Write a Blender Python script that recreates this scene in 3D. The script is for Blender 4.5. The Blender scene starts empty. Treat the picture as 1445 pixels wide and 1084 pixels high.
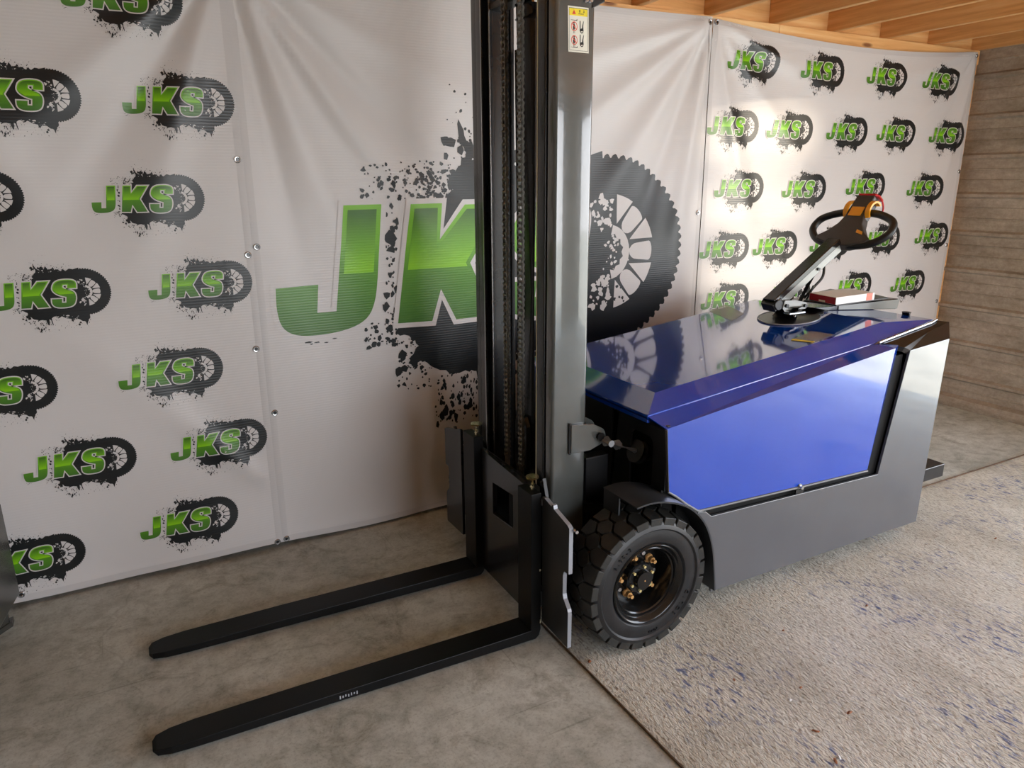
import bpy, bmesh, math, random
from mathutils import Vector, Matrix
from mathutils.geometry import tessellate_polygon
C = bpy.context.scene.collection
PI = math.pi
SC = bpy.context.scene

# ---------------------------------------------------------------- camera
cam_d = bpy.data.cameras.new('camera'); cam = bpy.data.objects.new('camera', cam_d); C.objects.link(cam)
RM = [[0.88161641, -0.13278584, 0.45290222], [-0.47193013, -0.23608576, 0.84943832], [-0.00586962, -0.96261697, -0.27080272]]
cam.matrix_world = Matrix(((RM[0][0], -RM[0][1], -RM[0][2], 0), (RM[1][0], -RM[1][1], -RM[1][2], 0), (RM[2][0], -RM[2][1], -RM[2][2], 1.6), (0, 0, 0, 1)))
cam_d.sensor_width = 36; cam_d.lens = 1015 / 1445 * 36; cam_d.clip_start = 0.02
SC.camera = cam
# ---------------------------------------------------------------- world, sun, exposure
w = bpy.data.worlds.new('sky'); SC.world = w; w.use_nodes = True
nt = w.node_tree; bg = nt.nodes['Background']
tc = nt.nodes.new('ShaderNodeTexCoord'); sep = nt.nodes.new('ShaderNodeSeparateXYZ'); rp = nt.nodes.new('ShaderNodeValToRGB')
nt.links.new(tc.outputs['Generated'], sep.inputs[0]); nt.links.new(sep.outputs['Z'], rp.inputs[0]); nt.links.new(rp.outputs[0], bg.inputs[0])
rp.color_ramp.elements[0].position = 0.0; rp.color_ramp.elements[0].color = (0.96, 0.97, 1.0, 1)
rp.color_ramp.elements[1].position = 0.7; rp.color_ramp.elements[1].color = (0.60, 0.76, 1.0, 1)
bg.inputs[1].default_value = 9.2
gd = Vector((-0.685, 1.0, -0.085)).normalized()     # added spot lamps; their square beams shape the warm patch on the right banner
for gx, gz in ((3.29, 1.83), (3.29, 1.46), (3.29, 1.09)):
    sd = bpy.data.lights.new('banner_patch_spot', 'SPOT'); gl = bpy.data.objects.new('banner_patch_spot', sd); C.objects.link(gl)
    sd.energy = 6500; sd.color = (1.0, 0.86, 0.66); sd.use_square = True; sd.spot_size = 2 * math.atan(.355 / 15); sd.spot_blend = 0.06; sd.shadow_soft_size = 0.12
    gl.location = Vector((gx, 3.11, gz)) - gd * 15; gl.rotation_euler = gd.to_track_quat('-Z', 'Y').to_euler(); gl.scale = (1, .48, 1)
hd_ = bpy.data.lights.new('noon_sun', 'SUN'); hs = bpy.data.objects.new('noon_sun', hd_); C.objects.link(hs)
hd_.energy = 16.0; hd_.color = (1.0, 0.96, 0.86); hd_.angle = math.radians(0.6)
hs.rotation_euler = Vector((0.08, -0.57, -0.82)).to_track_quat('-Z', 'Y').to_euler()
for (loc, rot, sx, sy) in (((5.36, -0.95, 1.1), (0, PI / 2, 0), 2.3, 3.9), ((2.3, -3.1, 1.15), (PI / 2, 0, 0), 2.6, 2.3)):
    ld = bpy.data.lights.new('portal', 'AREA'); lo = bpy.data.objects.new('daylight_portal', ld); C.objects.link(lo)
    ld.shape = 'RECTANGLE'; ld.size = sx; ld.size_y = sy; ld.cycles.is_portal = True; lo.location = loc; lo.rotation_euler = rot
SC.view_settings.view_transform = 'Standard'; SC.view_settings.look = 'None'; SC.view_settings.gamma = 1
SC.view_settings.use_curve_mapping = False; SC.view_settings.exposure = 0.0

# ---------------------------------------------------------------- materials
def new_mat(name):
    m = bpy.data.materials.new(name); m.use_nodes = True
    return m, m.node_tree, m.node_tree.nodes['Principled BSDF']
def N(nt, typ, **kw):
    n = nt.nodes.new(typ)
    for k, v in kw.items():
        if k in n.inputs: n.inputs[k].default_value = v
        else: setattr(n, k, v)
    return n
def ramp(nt, src, stops):
    r = nt.nodes.new('ShaderNodeValToRGB'); nt.links.new(src, r.inputs[0])
    e = r.color_ramp.elements
    while len(e) < len(stops): e.new(0.5)
    for i, (p, c) in enumerate(stops):
        e[i].position = p; e[i].color = (*c, 1) if len(c) == 3 else c
    return r
def mapped(nt, scale=(1, 1, 1), obj=True, rot=(0, 0, 0)):
    t = nt.nodes.new('ShaderNodeTexCoord'); mp = nt.nodes.new('ShaderNodeMapping')
    mp.inputs['Scale'].default_value = scale; mp.inputs['Rotation'].default_value = rot
    nt.links.new(t.outputs['Object'], mp.inputs[0]); return mp.outputs[0]
def mix(nt, a, b, fac, mode='MIX'):
    m = nt.nodes.new('ShaderNodeMixRGB'); m.blend_type = mode
    for i, v in ((0, fac), (1, a), (2, b)):
        if hasattr(v, 'is_output') or hasattr(v, 'links'): nt.links.new(v, m.inputs[i])
        elif i == 0: m.inputs[0].default_value = v
        else: m.inputs[i].default_value = (*v, 1)
    return m.outputs[0]
def bump(nt, b, h, strength, dist=0.002):
    n = nt.nodes.new('ShaderNodeBump'); n.inputs['Strength'].default_value = strength; n.inputs['Distance'].default_value = dist
    nt.links.new(h, n.inputs['Height']); nt.links.new(n.outputs[0], b.inputs['Normal']); return n
def simple(name, col, rough=0.4, metal=0.0, bumps=None, coat=0.0, var=0.15, vs=6.0, spec=0.5):
    m, nt, b = new_mat(name)
    n = N(nt, 'ShaderNodeTexNoise', Scale=vs, Detail=4.0); nt.links.new(mapped(nt), n.inputs[0])
    r = ramp(nt, n.outputs[0], [(0.3, tuple(c * (1 - var) for c in col)), (0.7, tuple(min(1, c * (1 + var)) for c in col))])
    nt.links.new(r.outputs[0], b.inputs['Base Color'])
    b.inputs['Roughness'].default_value = rough; b.inputs['Metallic'].default_value = metal
    b.inputs['Coat Weight'].default_value = coat; b.inputs['Coat Roughness'].default_value = 0.05; b.inputs['Coat IOR'].default_value = 1.6
    b.inputs['Specular IOR Level'].default_value = spec
    if bumps:
        n2 = N(nt, 'ShaderNodeTexNoise', Scale=bumps[0], Detail=2.0); nt.links.new(mapped(nt), n2.inputs[0])
        bump(nt, b, n2.outputs[0], bumps[1])
    return m
M = {}
M['gray'] = simple('slate_gray_paint', (0.085, 0.09, 0.102), 0.3, bumps=(9, 0.03), coat=1.0, var=0.05)
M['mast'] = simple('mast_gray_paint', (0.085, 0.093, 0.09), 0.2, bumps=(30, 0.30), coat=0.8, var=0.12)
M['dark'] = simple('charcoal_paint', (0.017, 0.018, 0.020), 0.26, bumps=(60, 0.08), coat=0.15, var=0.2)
M['shield'] = simple('shield_gray_paint', (0.032, 0.035, 0.040), 0.32, bumps=(50, 0.05), var=0.1)
M['edge'] = simple('bare_grey_edge', (0.36, 0.38, 0.42), 0.35, 0.2)
M['trim'] = simple('grey_edge_trim', (0.13, 0.13, 0.13), 0.45)
M['black'] = simple('black_paint', (0.010, 0.010, 0.011), 0.34, bumps=(90, 0.08), var=0.2)
M['fork'] = simple('satin_black_fork_paint', (0.006, 0.006, 0.006), 0.42, bumps=(70, 0.12), var=0.35, spec=0.2)
M['inner'] = simple('recess_shade_black', (0.006, 0.006, 0.006), 0.7, spec=0.2)  # near-black; the shade inside gaps and holes is put into the colour
M['blue'] = simple('royal_blue_paint', (0.001, 0.058, 0.48), 0.10, bumps=(3.0, 0.03), coat=1.0, var=0.03); M['blue'].node_tree.nodes['Principled BSDF'].inputs['Coat IOR'].default_value = 1.75
M['chain'] = simple('oily_chain_steel', (0.22, 0.215, 0.195), 0.36, 0.6, var=0.3, vs=60)
M['chrome'] = simple('chrome', (0.75, 0.75, 0.74), 0.09, 1.0, var=0.02)
M['steel'] = simple('zinc_steel', (0.55, 0.56, 0.57), 0.25, 0.9, var=0.1)
M['silver'] = simple('silver_grey_paint', (0.24, 0.245, 0.225), 0.3, 0.1, coat=0.35)
M['gold'] = simple('yellow_zinc_plating', (0.85, 0.50, 0.20), 0.3, 0.6, var=0.2, vs=40)
M['palegold'] = simple('pale_zinc_plating', (0.88, 0.76, 0.36), 0.3, 0.6, var=0.1)
M['brass'] = simple('brass_pin', (0.75, 0.66, 0.42), 0.2, 0.9, var=0.1)
M['rubber'] = simple('tyre_rubber', (0.012, 0.012, 0.013), 0.42, bumps=(220, 0.15), var=0.3, vs=30, spec=0.45)
M['lug'] = simple('tread_rubber', (0.020, 0.020, 0.018), 0.45, bumps=(160, 0.3), var=0.35, vs=25, spec=0.45)
M['rim'] = simple('gloss_black_rim', (0.012, 0.012, 0.012), 0.16, var=0.2, bumps=(120, 0.05))
M['grip'] = simple('black_grip_rubber', (0.010, 0.010, 0.010), 0.38, bumps=(400, 0.2))
M['plastic'] = simple('grey_brown_plastic', (0.048, 0.040, 0.034), 0.38, bumps=(300, 0.15))
M['armblack'] = simple('gloss_black_arm', (0.016, 0.013, 0.012), 0.14)
M['orange'] = simple('amber_plastic', (0.95, 0.42, 0.02), 0.3, var=0.05)
M['redp'] = simple('red_plastic', (0.55, 0.01, 0.015), 0.3)
M['redc'] = simple('red_card', (0.40, 0.005, 0.02), 0.5)
M['redlabel'] = simple('coral_label', (0.80, 0.18, 0.12), 0.5)
M['white'] = simple('white_card', (0.82, 0.82, 0.80), 0.5, var=0.03)
M['cream'] = simple('cream_plastic_edge', (0.66, 0.62, 0.45), 0.35)
M['paper'] = simple('sticker_white', (0.78, 0.76, 0.66), 0.45, var=0.04)
M['yellow'] = simple('sticker_yellow', (0.86, 0.68, 0.02), 0.45, var=0.04)
M['stred'] = simple('sticker_red', (0.75, 0.05, 0.02), 0.45)
M['stblack'] = simple('sticker_black', (0.015, 0.013, 0.01), 0.45)
M['leaf'] = simple('dry_leaf', (0.30, 0.12, 0.05), 0.7, vs=60, var=0.4)
M['galv'] = simple('dull_dark_galvanised_metal', (0.12, 0.12, 0.11), 0.25, 0.6, bumps=(9, 0.2), var=0.3, vs=9)

def printed(name, col=None, stops=None, rough=0.34):
    m, nt, b = new_mat(name)
    if stops:
        uv = nt.nodes.new('ShaderNodeUVMap'); s = nt.nodes.new('ShaderNodeSeparateXYZ')
        nt.links.new(uv.outputs[0], s.inputs[0]); r = ramp(nt, s.outputs['Y'], stops)
        nt.links.new(r.outputs[0], b.inputs['Base Color'])
    else: b.inputs['Base Color'].default_value = (*col, 1)
    b.inputs['Roughness'].default_value = rough
    wv = N(nt, 'ShaderNodeTexWave', Scale=28.0, Distortion=0.6); wv.bands_direction = 'Z'
    nt.links.new(mapped(nt), wv.inputs[0]); bump(nt, b, wv.outputs[0], 0.10, 0.002)
    return m
VIN = (0.68, 0.655, 0.645)
M['vinyl'] = printed('white_banner_vinyl', VIN, rough=0.38)
M['hem'] = printed('shaded_hem_vinyl', tuple(c * 0.90 for c in VIN), rough=0.42)  # darkened so the hem colour carries the seam's shadow
M['ink'] = printed('black_ink', (0.010, 0.012, 0.013), rough=0.33)
M['letter'] = printed('green_letter_ink', stops=[(0.0, (0.055, 0.17, 0.018)), (0.10, (0.085, 0.27, 0.012)), (0.13, (0.11, 0.34, 0.010)), (0.18, (0.18, 0.50, 0.01)), (0.25, (0.20, 0.52, 0.02))])
M['letter_in'] = printed('green_letter_core_ink', stops=[(0.0, (0.22, 0.60, 0.004)), (0.125, (0.26, 0.64, 0.006)), (0.175, (0.15, 0.42, 0.008)), (0.235, (0.055, 0.17, 0.012))])

def concrete_mat():
    m, nt, b = new_mat('worn_concrete'); co = mapped(nt)
    n1 = N(nt, 'ShaderNodeTexNoise', Scale=1.3, Detail=8.0, Roughness=0.65); nt.links.new(co, n1.inputs[0])
    n2 = N(nt, 'ShaderNodeTexNoise', Scale=14.0, Detail=8.0, Roughness=0.7); nt.links.new(co, n2.inputs[0])
    n3 = N(nt, 'ShaderNodeTexNoise', Scale=4.2, Detail=6.0, Roughness=0.75, Distortion=1.4); nt.links.new(co, n3.inputs[0])
    r1 = ramp(nt, n1.outputs[0], [(0.30, (0.40, 0.405, 0.35)), (0.50, (0.58, 0.59, 0.535)), (0.68, (0.74, 0.755, 0.70))])
    r2 = ramp(nt, n2.outputs[0], [(0.30, (0.60, 0.59, 0.56)), (0.56, (1, 1, 1))])
    r3 = ramp(nt, n3.outputs[0], [(0.34, (0.55, 0.52, 0.46)), (0.47, (1, 1, 1))])
    c = mix(nt, r1.outputs[0], r2.outputs[0], 0.85, 'MULTIPLY'); c = mix(nt, c, r3.outputs[0], 0.6, 'MULTIPLY')
    nf = N(nt, 'ShaderNodeTexNoise', Scale=95.0, Detail=4.0, Roughness=0.8); nt.links.new(co, nf.inputs[0])
    rf = ramp(nt, nf.outputs[0], [(0.32, (0.55, 0.53, 0.5)), (0.5, (1, 1, 1))]); c = mix(nt, c, rf.outputs[0], 0.6, 'MULTIPLY')
    for sc_, ro in (((1.2, 55, 1), .5), ((60, 1.6, 1), .3), ((1.0, 70, 1), -.9)):   # trowel and drag scratches
        ns = N(nt, 'ShaderNodeTexNoise', Scale=1.0, Detail=2.0); nt.links.new(mapped(nt, sc_, rot=(0, 0, ro)), ns.inputs[0])
        rs_ = ramp(nt, ns.outputs[0], [(0.235, (0.6, 0.59, 0.56)), (0.27, (1, 1, 1)), (0.74, (1, 1, 1)), (0.77, (1.25, 1.25, 1.22))]); c = mix(nt, c, rs_.outputs[0], 0.6, 'MULTIPLY')
    v = N(nt, 'ShaderNodeTexVoronoi', Scale=1.1); v.feature = 'DISTANCE_TO_EDGE'
    nd = N(nt, 'ShaderNodeTexNoise', Scale=2.5, Detail=5.0); nt.links.new(co, nd.inputs[0])
    dm = mix(nt, co, nd.outputs['Color'], 0.35); nt.links.new(dm, v.inputs[0])
    rc = ramp(nt, v.outputs['Distance'], [(0.0, (0.62, 0.6, 0.56)), (0.006, (1, 1, 1))])
    c = mix(nt, c, rc.outputs[0], 0.45, 'MULTIPLY')
    sp = N(nt, 'ShaderNodeTexVoronoi', Scale=46.0); nt.links.new(co, sp.inputs[0])
    rs = ramp(nt, sp.outputs['Distance'], [(0.05, (0.35, 0.28, 0.2)), (0.13, (1, 1, 1))]); c = mix(nt, c, rs.outputs[0], 0.35, 'MULTIPLY')
    nt.links.new(c, b.inputs['Base Color'])
    rr = ramp(nt, n2.outputs[0], [(0.3, (0.75,) * 3), (0.7, (0.55,) * 3)]); nt.links.new(rr.outputs[0], b.inputs['Roughness'])
    bump(nt, b, n2.outputs[0], 0.25, 0.003); return m
M['concrete'] = concrete_mat()
def rug_mat():
    m, nt, b = new_mat('distressed_rug_pile')
    co = mapped(nt); cs = mapped(nt, (62, 17, 10)); cb = mapped(nt, (3.2, 1.3, 1)); cw = mapped(nt, (130, 52, 30), rot=(0, 0, 0.25))
    n1 = N(nt, 'ShaderNodeTexNoise', Scale=1.0, Detail=6.0, Roughness=0.7); nt.links.new(cb, n1.inputs[0])
    n2 = N(nt, 'ShaderNodeTexNoise', Scale=1.0, Detail=5.0, Roughness=0.7); nt.links.new(cs, n2.inputs[0])
    n3 = N(nt, 'ShaderNodeTexNoise', Scale=1.0, Detail=3.0, Roughness=0.6, Distortion=0.6); nt.links.new(cw, n3.inputs[0])
    n4 = N(nt, 'ShaderNodeTexNoise', Scale=2.9, Detail=5.0); nt.links.new(co, n4.inputs[0])
    base = ramp(nt, n1.outputs[0], [(0.3, (0.52, 0.49, 0.41)), (0.5, (0.68, 0.655, 0.57)), (0.7, (0.80, 0.78, 0.70))])
    fl = ramp(nt, n3.outputs[0], [(0.33, (0.38, 0.33, 0.28)), (0.50, (1, 1, 1))])
    c = mix(nt, base.outputs[0], fl.outputs[0], 0.75, 'MULTIPLY')
    a = ramp(nt, n4.outputs[0], [(0.48, (0, 0, 0)), (0.60, (1, 1, 1))]); bb = ramp(nt, n2.outputs[0], [(0.53, (0, 0, 0)), (0.60, (1, 1, 1))])
    mk = mix(nt, a.outputs[0], bb.outputs[0], 1.0, 'MULTIPLY'); mk = mix(nt, mk, (0.8, 0.8, 0.8), 1.0, 'MULTIPLY')
    c = mix(nt, c, (0.055, 0.095, 0.26), mk)
    nt.links.new(c, b.inputs['Base Color']); b.inputs['Roughness'].default_value = 0.95; b.inputs['Specular IOR Level'].default_value = 0.1
    h = mix(nt, n3.outputs['Color'], n2.outputs['Color'], 0.3); bump(nt, b, h, 1.0, 0.012); return m
M['rug'] = rug_mat()
M['rugedge'] = simple('brown_rug_binding', (0.12, 0.075, 0.045), 0.9)
def wood_mat(name, ax, tint=1.0):
    m, nt, b = new_mat(name)
    sc = {'y': (16, 1.1, 22), 'x': (1.1, 16, 22)}[ax]
    n = N(nt, 'ShaderNodeTexNoise', Scale=1.0, Detail=7.0, Roughness=0.65, Distortion=0.8); nt.links.new(mapped(nt, sc), n.inputs[0])
    v = N(nt, 'ShaderNodeTexVoronoi', Scale=1.0); nt.links.new(mapped(nt, {'y': (5, 1.6, 6), 'x': (1.6, 5, 6)}[ax]), v.inputs[0])
    r = ramp(nt, n.outputs[0], [(0.3, (0.62 * tint, 0.29 * tint, 0.09 * tint)), (0.5, (0.80 * tint, 0.43 * tint, 0.16 * tint)), (0.7, (0.88 * tint, 0.58 * tint, 0.27 * tint))])
    k = ramp(nt, v.outputs['Distance'], [(0.04, (0.18, 0.07, 0.03)), (0.09, (1, 1, 1))])
    nt.links.new(mix(nt, r.outputs[0], k.outputs[0], 0.85, 'MULTIPLY'), b.inputs['Base Color'])
    b.inputs['Roughness'].default_value = 0.55; bump(nt, b, n.outputs[0], 0.2); return m
M['wood'] = wood_mat('pine_joist', 'y'); M['woodx'] = wood_mat('pine_plate', 'x', 1.05); M['ply'] = wood_mat('plywood_decking', 'x', 0.85)
def siding_mat():
    m, nt, b = new_mat('weathered_ribbed_metal')
    n = N(nt, 'ShaderNodeTexNoise', Scale=1.0, Detail=8.0, Roughness=0.75); nt.links.new(mapped(nt, (3, 3, 9)), n.inputs[0])
    n2 = N(nt, 'ShaderNodeTexNoise', Scale=38.0, Detail=6.0, Roughness=0.8); nt.links.new(mapped(nt), n2.inputs[0])
    r = ramp(nt, n.outputs[0], [(0.3, (0.30, 0.245, 0.18)), (0.5, (0.45, 0.38, 0.30)), (0.7, (0.60, 0.52, 0.42))])
    r2 = ramp(nt, n2.outputs[0], [(0.3, (0.55, 0.5, 0.45)), (0.6, (1, 1, 1))])
    nt.links.new(mix(nt, r.outputs[0], r2.outputs[0], 0.55, 'MULTIPLY'), b.inputs['Base Color'])
    b.inputs['Roughness'].default_value = 0.55; b.inputs['Metallic'].default_value = 0.25; bump(nt, b, n2.outputs[0], 0.2, 0.002); return m
M['siding'] = siding_mat()
M['dirt'] = simple('sunlit_gravel', (0.52, 0.48, 0.39), 0.9, var=0.2, vs=3)
M['darkwall'] = simple('brown_panelling', (0.22, 0.17, 0.12), 0.7, var=0.2)

# ---------------------------------------------------------------- mesh helpers
def link(o, parent=None):
    C.objects.link(o)
    if parent is not None: o.parent = parent
    return o
def obj(name, bm, mats, parent=None, bevel=0, smooth=False, seg=2, angle=35):
    me = bpy.data.meshes.new(name); bmesh.ops.recalc_face_normals(bm, faces=bm.faces); bm.to_mesh(me); bm.free()
    for m in (mats if isinstance(mats, (list, tuple)) else [mats]): me.materials.append(M[m] if isinstance(m, str) else m)
    o = bpy.data.objects.new(name, me); link(o, parent)
    if smooth:
        me.shade_smooth()
        me.set_sharp_from_angle(angle=math.radians(angle))
    if bevel:
        b = o.modifiers.new('bevel', 'BEVEL'); b.width = bevel; b.segments = seg; b.limit_method = 'ANGLE'; b.angle_limit = math.radians(40); b.harden_normals = False
    return o
def tag(o, label, cat=None, group=None, kind=None):
    if label: o['label'] = label
    if cat: o['category'] = cat
    if group: o['group'] = group
    if kind: o['kind'] = kind
    return o
def thing(name, label, cat, loc=(0, 0, 0), group=None):
    o = bpy.data.objects.new(name, None); C.objects.link(o); o.location = loc; o.empty_display_size = 0.1
    return tag(o, label, cat, group)
def B(): return bmesh.new()
def box(bm, a, b):
    r = bmesh.ops.create_cube(bm, size=1); 
    for v in r['verts']: v.co = Vector([(a[i] + b[i]) / 2 + v.co[i] * (b[i] - a[i]) for i in range(3)])
    return bm
def poly_prism(bm, pts, d):
    """pts 3D polygon, extruded by vector d"""
    d = Vector(d); v0 = [bm.verts.new(Vector(p)) for p in pts]; v1 = [bm.verts.new(Vector(p) + d) for p in pts]
    bm.faces.new(v0); bm.faces.new(list(reversed(v1))); n = len(pts)
    for i in range(n): bm.faces.new((v0[i], v1[i], v1[(i + 1) % n], v0[(i + 1) % n]))
    return bm
def frame_of(d):
    d = Vector(d).normalized(); u = Vector((0, 0, 1)) if abs(d.z) < 0.9 else Vector((1, 0, 0))
    a = d.cross(u).normalized(); return a, a.cross(d).normalized()
def tube(bm, pts, r, n=12, cap=True, closed=False):
    pts = [Vector(p) for p in pts]; rings = []; K = len(pts)
    a = None
    for i, p in enumerate(pts):
        if closed: t = (pts[(i + 1) % K] - pts[i - 1])
        else: t = (pts[min(i + 1, K - 1)] - pts[max(i - 1, 0)])
        t.normalize()
        if a is None: a, b = frame_of(t)
        else:
            a = (a - t * a.dot(t)).normalized(); b = t.cross(a).normalized()
        rr = r[i] if isinstance(r, (list, tuple)) else r
        rings.append([bm.verts.new(p + a * math.cos(2 * PI * k / n) * rr + b * math.sin(2 * PI * k / n) * rr) for k in range(n)])
    for i in range(K if closed else K - 1):
        q, s = rings[i], rings[(i + 1) % K]
        for k in range(n): bm.faces.new((q[k], q[(k + 1) % n], s[(k + 1) % n], s[k]))
    if cap and not closed: bm.faces.new(rings[0]); bm.faces.new(list(reversed(rings[-1])))
    return bm
def cyl(bm, a, b, r, n=16): return tube(bm, [a, b], r, n)
def lathe_y(bm, prof, n=48, c=(0, 0, 0)):
    """prof list of (radius, y); axis along Y"""
    rings = []
    for (r, y) in prof:
        rings.append([bm.verts.new((c[0] + r * math.cos(2 * PI * k / n), c[1] + y, c[2] + r * math.sin(2 * PI * k / n))) for k in range(n)] if r > 1e-6 else [bm.verts.new((c[0], c[1] + y, c[2]))])
    for i in range(len(rings) - 1):
        a, b = rings[i], rings[i + 1]
        for k in range(n):
            k2 = (k + 1) % n
            if len(a) == 1 and len(b) == 1: continue
            if len(a) == 1: bm.faces.new((a[0], b[k], b[k2]))
            elif len(b) == 1: bm.faces.new((a[k], b[0], a[k2]))
            else: bm.faces.new((a[k], b[k], b[k2], a[k2]))
    return bm
def bez(pts, n=6):
    """Catmull-Rom through pts"""
    P = [Vector(p) for p in pts]; out = []
    for i in range(len(P) - 1):
        p0, p1, p2, p3 = P[max(i - 1, 0)], P[i], P[i + 1], P[min(i + 2, len(P) - 1)]
        for k in range(n):
            t = k / n; out.append(0.5 * ((2 * p1) + (p2 - p0) * t + (2 * p0 - 5 * p1 + 4 * p2 - p3) * t * t + (3 * p1 - p0 - 3 * p2 + p3) * t ** 3))
    out.append(P[-1]); return out

# ---------------------------------------------------------------- the setting
XW = 5.24; YW = 3.22
bm = B(); box(bm, (-3.0, -3.2, -0.1), (5.3, 3.3, 0.0)); tag(obj('floor', bm, 'concrete'), 'worn grey concrete slab floor with stains and scratches', kind='structure')
bm = B(); box(bm, (-14, -16, -0.16), (18, 12, -0.12)); tag(obj('ground', bm, 'dirt'), 'bright gravel yard outside the building', kind='structure')
# right wall: ribbed sheet metal, profile run along Y
def siding(y0, y1, z0, z1):
    per = 0.2563; zz0 = -0.069; pr = []
    prof = [(0.0, 0.0), (0.012, -0.022), (0.030, -0.022), (0.044, 0.0), (0.114, 0.0), (0.118, -0.005), (0.124, -0.005), (0.128, 0.0), (0.186, 0.0), (0.190, -0.005), (0.196, -0.005), (0.200, 0.0)]
    k = -1
    while zz0 + k * per < z1 + per:
        for (dz, dx) in prof:
            z = zz0 + k * per + dz
            if z0 <= z <= z1: pr.append((z, dx))
        k += 1
    pr = [(z0, 0.0)] + pr + [(z1, 0.0)]
    b = B(); a = [b.verts.new((XW + dx, y0, z)) for z, dx in pr]; c = [b.verts.new((XW + dx, y1, z)) for z, dx in pr]
    d = [b.verts.new((XW + 0.05, y0, z)) for z, dx in pr]; e = [b.verts.new((XW + 0.05, y1, z)) for z, dx in pr]
    for i in range(len(pr) - 1):
        b.faces.new((a[i], a[i + 1], c[i + 1], c[i])); b.faces.new((d[i], d[i + 1], e[i + 1], e[i]))
        b.faces.new((a[i], a[i + 1], d[i + 1], d[i])); b.faces.new((c[i], c[i + 1], e[i + 1], e[i]))
    return b
wr = tag(obj('wall_right', siding(0.9, 3.2, 0, 2.75), 'siding'), 'weathered tan ribbed metal wall at the right', kind='structure')
obj('door_header', siding(-2.9, 0.9, 2.25, 2.75), 'siding', wr)
bm = B(); box(bm, (XW, -3.2, 0), (XW + .05, -2.9, 2.75)); obj('door_jamb', bm, 'darkwall', wr)
prof = [(0, 0), (-.055, 0), (-.058, .035), (-.045, .065), (-.02, .078), (0, .08)]
bm = B(); poly_prism(bm, [(XW + a, 0.9, z) for a, z in prof], (0, 2.3, 0)); tag(obj('baseboard_right', bm, 'siding', smooth=True), 'rounded metal foot strip along the ribbed wall', kind='structure')
bm = B(); box(bm, (-3.0, YW, 0), (XW + .05, YW + .08, 2.75)); tag(obj('wall_rear', bm, 'darkwall'), 'wall behind the banners', kind='structure')
bm = B(); box(bm, (-3.08, -3.2, 0), (-3.0, YW, 2.75)); tag(obj('wall_left', bm, 'darkwall'), 'brown wall out of view on the left', kind='structure')
bm = B(); box(bm, (-3.0, -3.2, 0), (1.0, -3.12, 2.75)); box(bm, (3.6, -3.2, 0), (XW, -3.12, 2.75)); box(bm, (1.0, -3.2, 2.3), (3.6, -3.12, 2.75))
tag(obj('wall_front', bm, 'darkwall'), 'wall with an open doorway behind the viewer', kind='structure')
# ceiling: deck, joists, top plate, blocking
bm = B(); box(bm, (-3.0, -3.2, 2.615), (5.3, 3.3, 2.64)); ceil = tag(obj('ceiling', bm, 'ply'), 'plywood ceiling on bare pine joists', kind='structure')
me = None; xs = [-2.75 + .4705 * k for k in range(17)]
jx = [2.86 + .4705 * k for k in range(-12, 6)]
for x in jx:
    bm = B(); box(bm, (-.019, -3.1, 2.425), (.019, 3.175, 2.614))
    if me is None: o = obj('joist', bm, 'wood', ceil, bevel=.003); me = o.data
    else:
        bm.free(); o = bpy.data.objects.new('joist', me); link(o, ceil)
        md = o.modifiers.new('bevel', 'BEVEL'); md.width = .003; md.segments = 2
    o.location = (x, 0, 0)
bm = B(); box(bm, (-3.0, 3.175, 2.425), (XW, 3.215, 2.614)); obj('rim_joist', bm, 'woodx', ceil)
for i, (a, b2) in enumerate(((-3.0, 0.9), (0.902, 3.35), (3.352, 5.23))):
    bm = B(); box(bm, (a, 3.13, 2.335), (b2, 3.218, 2.424)); obj('top_plate', bm, 'woodx', ceil, bevel=.003)
bm = B(); box(bm, (5.16, 3.05, 0.0), (5.235, 3.115, 2.335));  # corner stud behind banner edge
bm.free()
bm = B(); box(bm, (5.185, 3.14, 0), (5.235, 3.215, 2.42)); tag(obj('trim_1', bm, 'woodx'), 'pine corner stud beside the right banner', kind='structure')

# ---------------------------------------------------------------- banners
YB = 3.11
def g(d, s): return math.exp(-(d / s) ** 2)
def fold(x, z, cx, cz, ang, wid, amp, L0=.1, L1=1.6):
    """soft crease running from a pulled corner (cx,cz) in direction ang"""
    dx, dz = x - cx, z - cz; ca, sa = math.cos(ang), math.sin(ang)
    t = dx * ca + dz * sa; s = -dx * sa + dz * ca
    if t < 0: return 0.0
    wd = wid * (0.35 + t * 0.9)
    return amp * g(s, wd) * min(1, t / L0) * max(0.0, 1 - t / L1)
FOLDS = {'left': [(.45, 2.40, -1.92, .07, .012), (.45, 2.40, -2.15, .06, -.010), (.45, 2.40, -2.45, .07, .012), (-1.0, 2.5, -.9, .10, .012), (-.6, 2.5, -1.25, .08, .009), (.45, 0.3, 2.3, .08, .008)],
         'middle': [(.48, 2.42, -.95, .05, .020), (.48, 2.42, -.78, .05, -.016), (.48, 2.42, -1.25, .06, .014), (.48, 2.42, -.45, .06, .012), (.48, 2.42, -1.42, .04, -.01), (2.84, 2.40, -1.72, .05, .016), (2.84, 2.40, -1.95, .05, -.012), (2.84, 2.40, -2.2, .07, .016), (2.84, 2.40, -2.55, .06, .018), (2.84, 2.4, -2.85, .05, .014), (1.6, 0, 1.9, .1, .008)],
         'right': [(2.86, 2.40, -1.25, .06, .012), (2.86, 2.40, -.75, .06, .010), (2.86, 2.4, -.3, .06, .016), (5.16, 2.42, -1.75, .05, .014), (5.16, 2.42, -2.0, .05, -.010), (5.16, 2.42, -2.4, .06, .012), (5.16, 2.42, -2.85, .06, .016)]}
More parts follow.
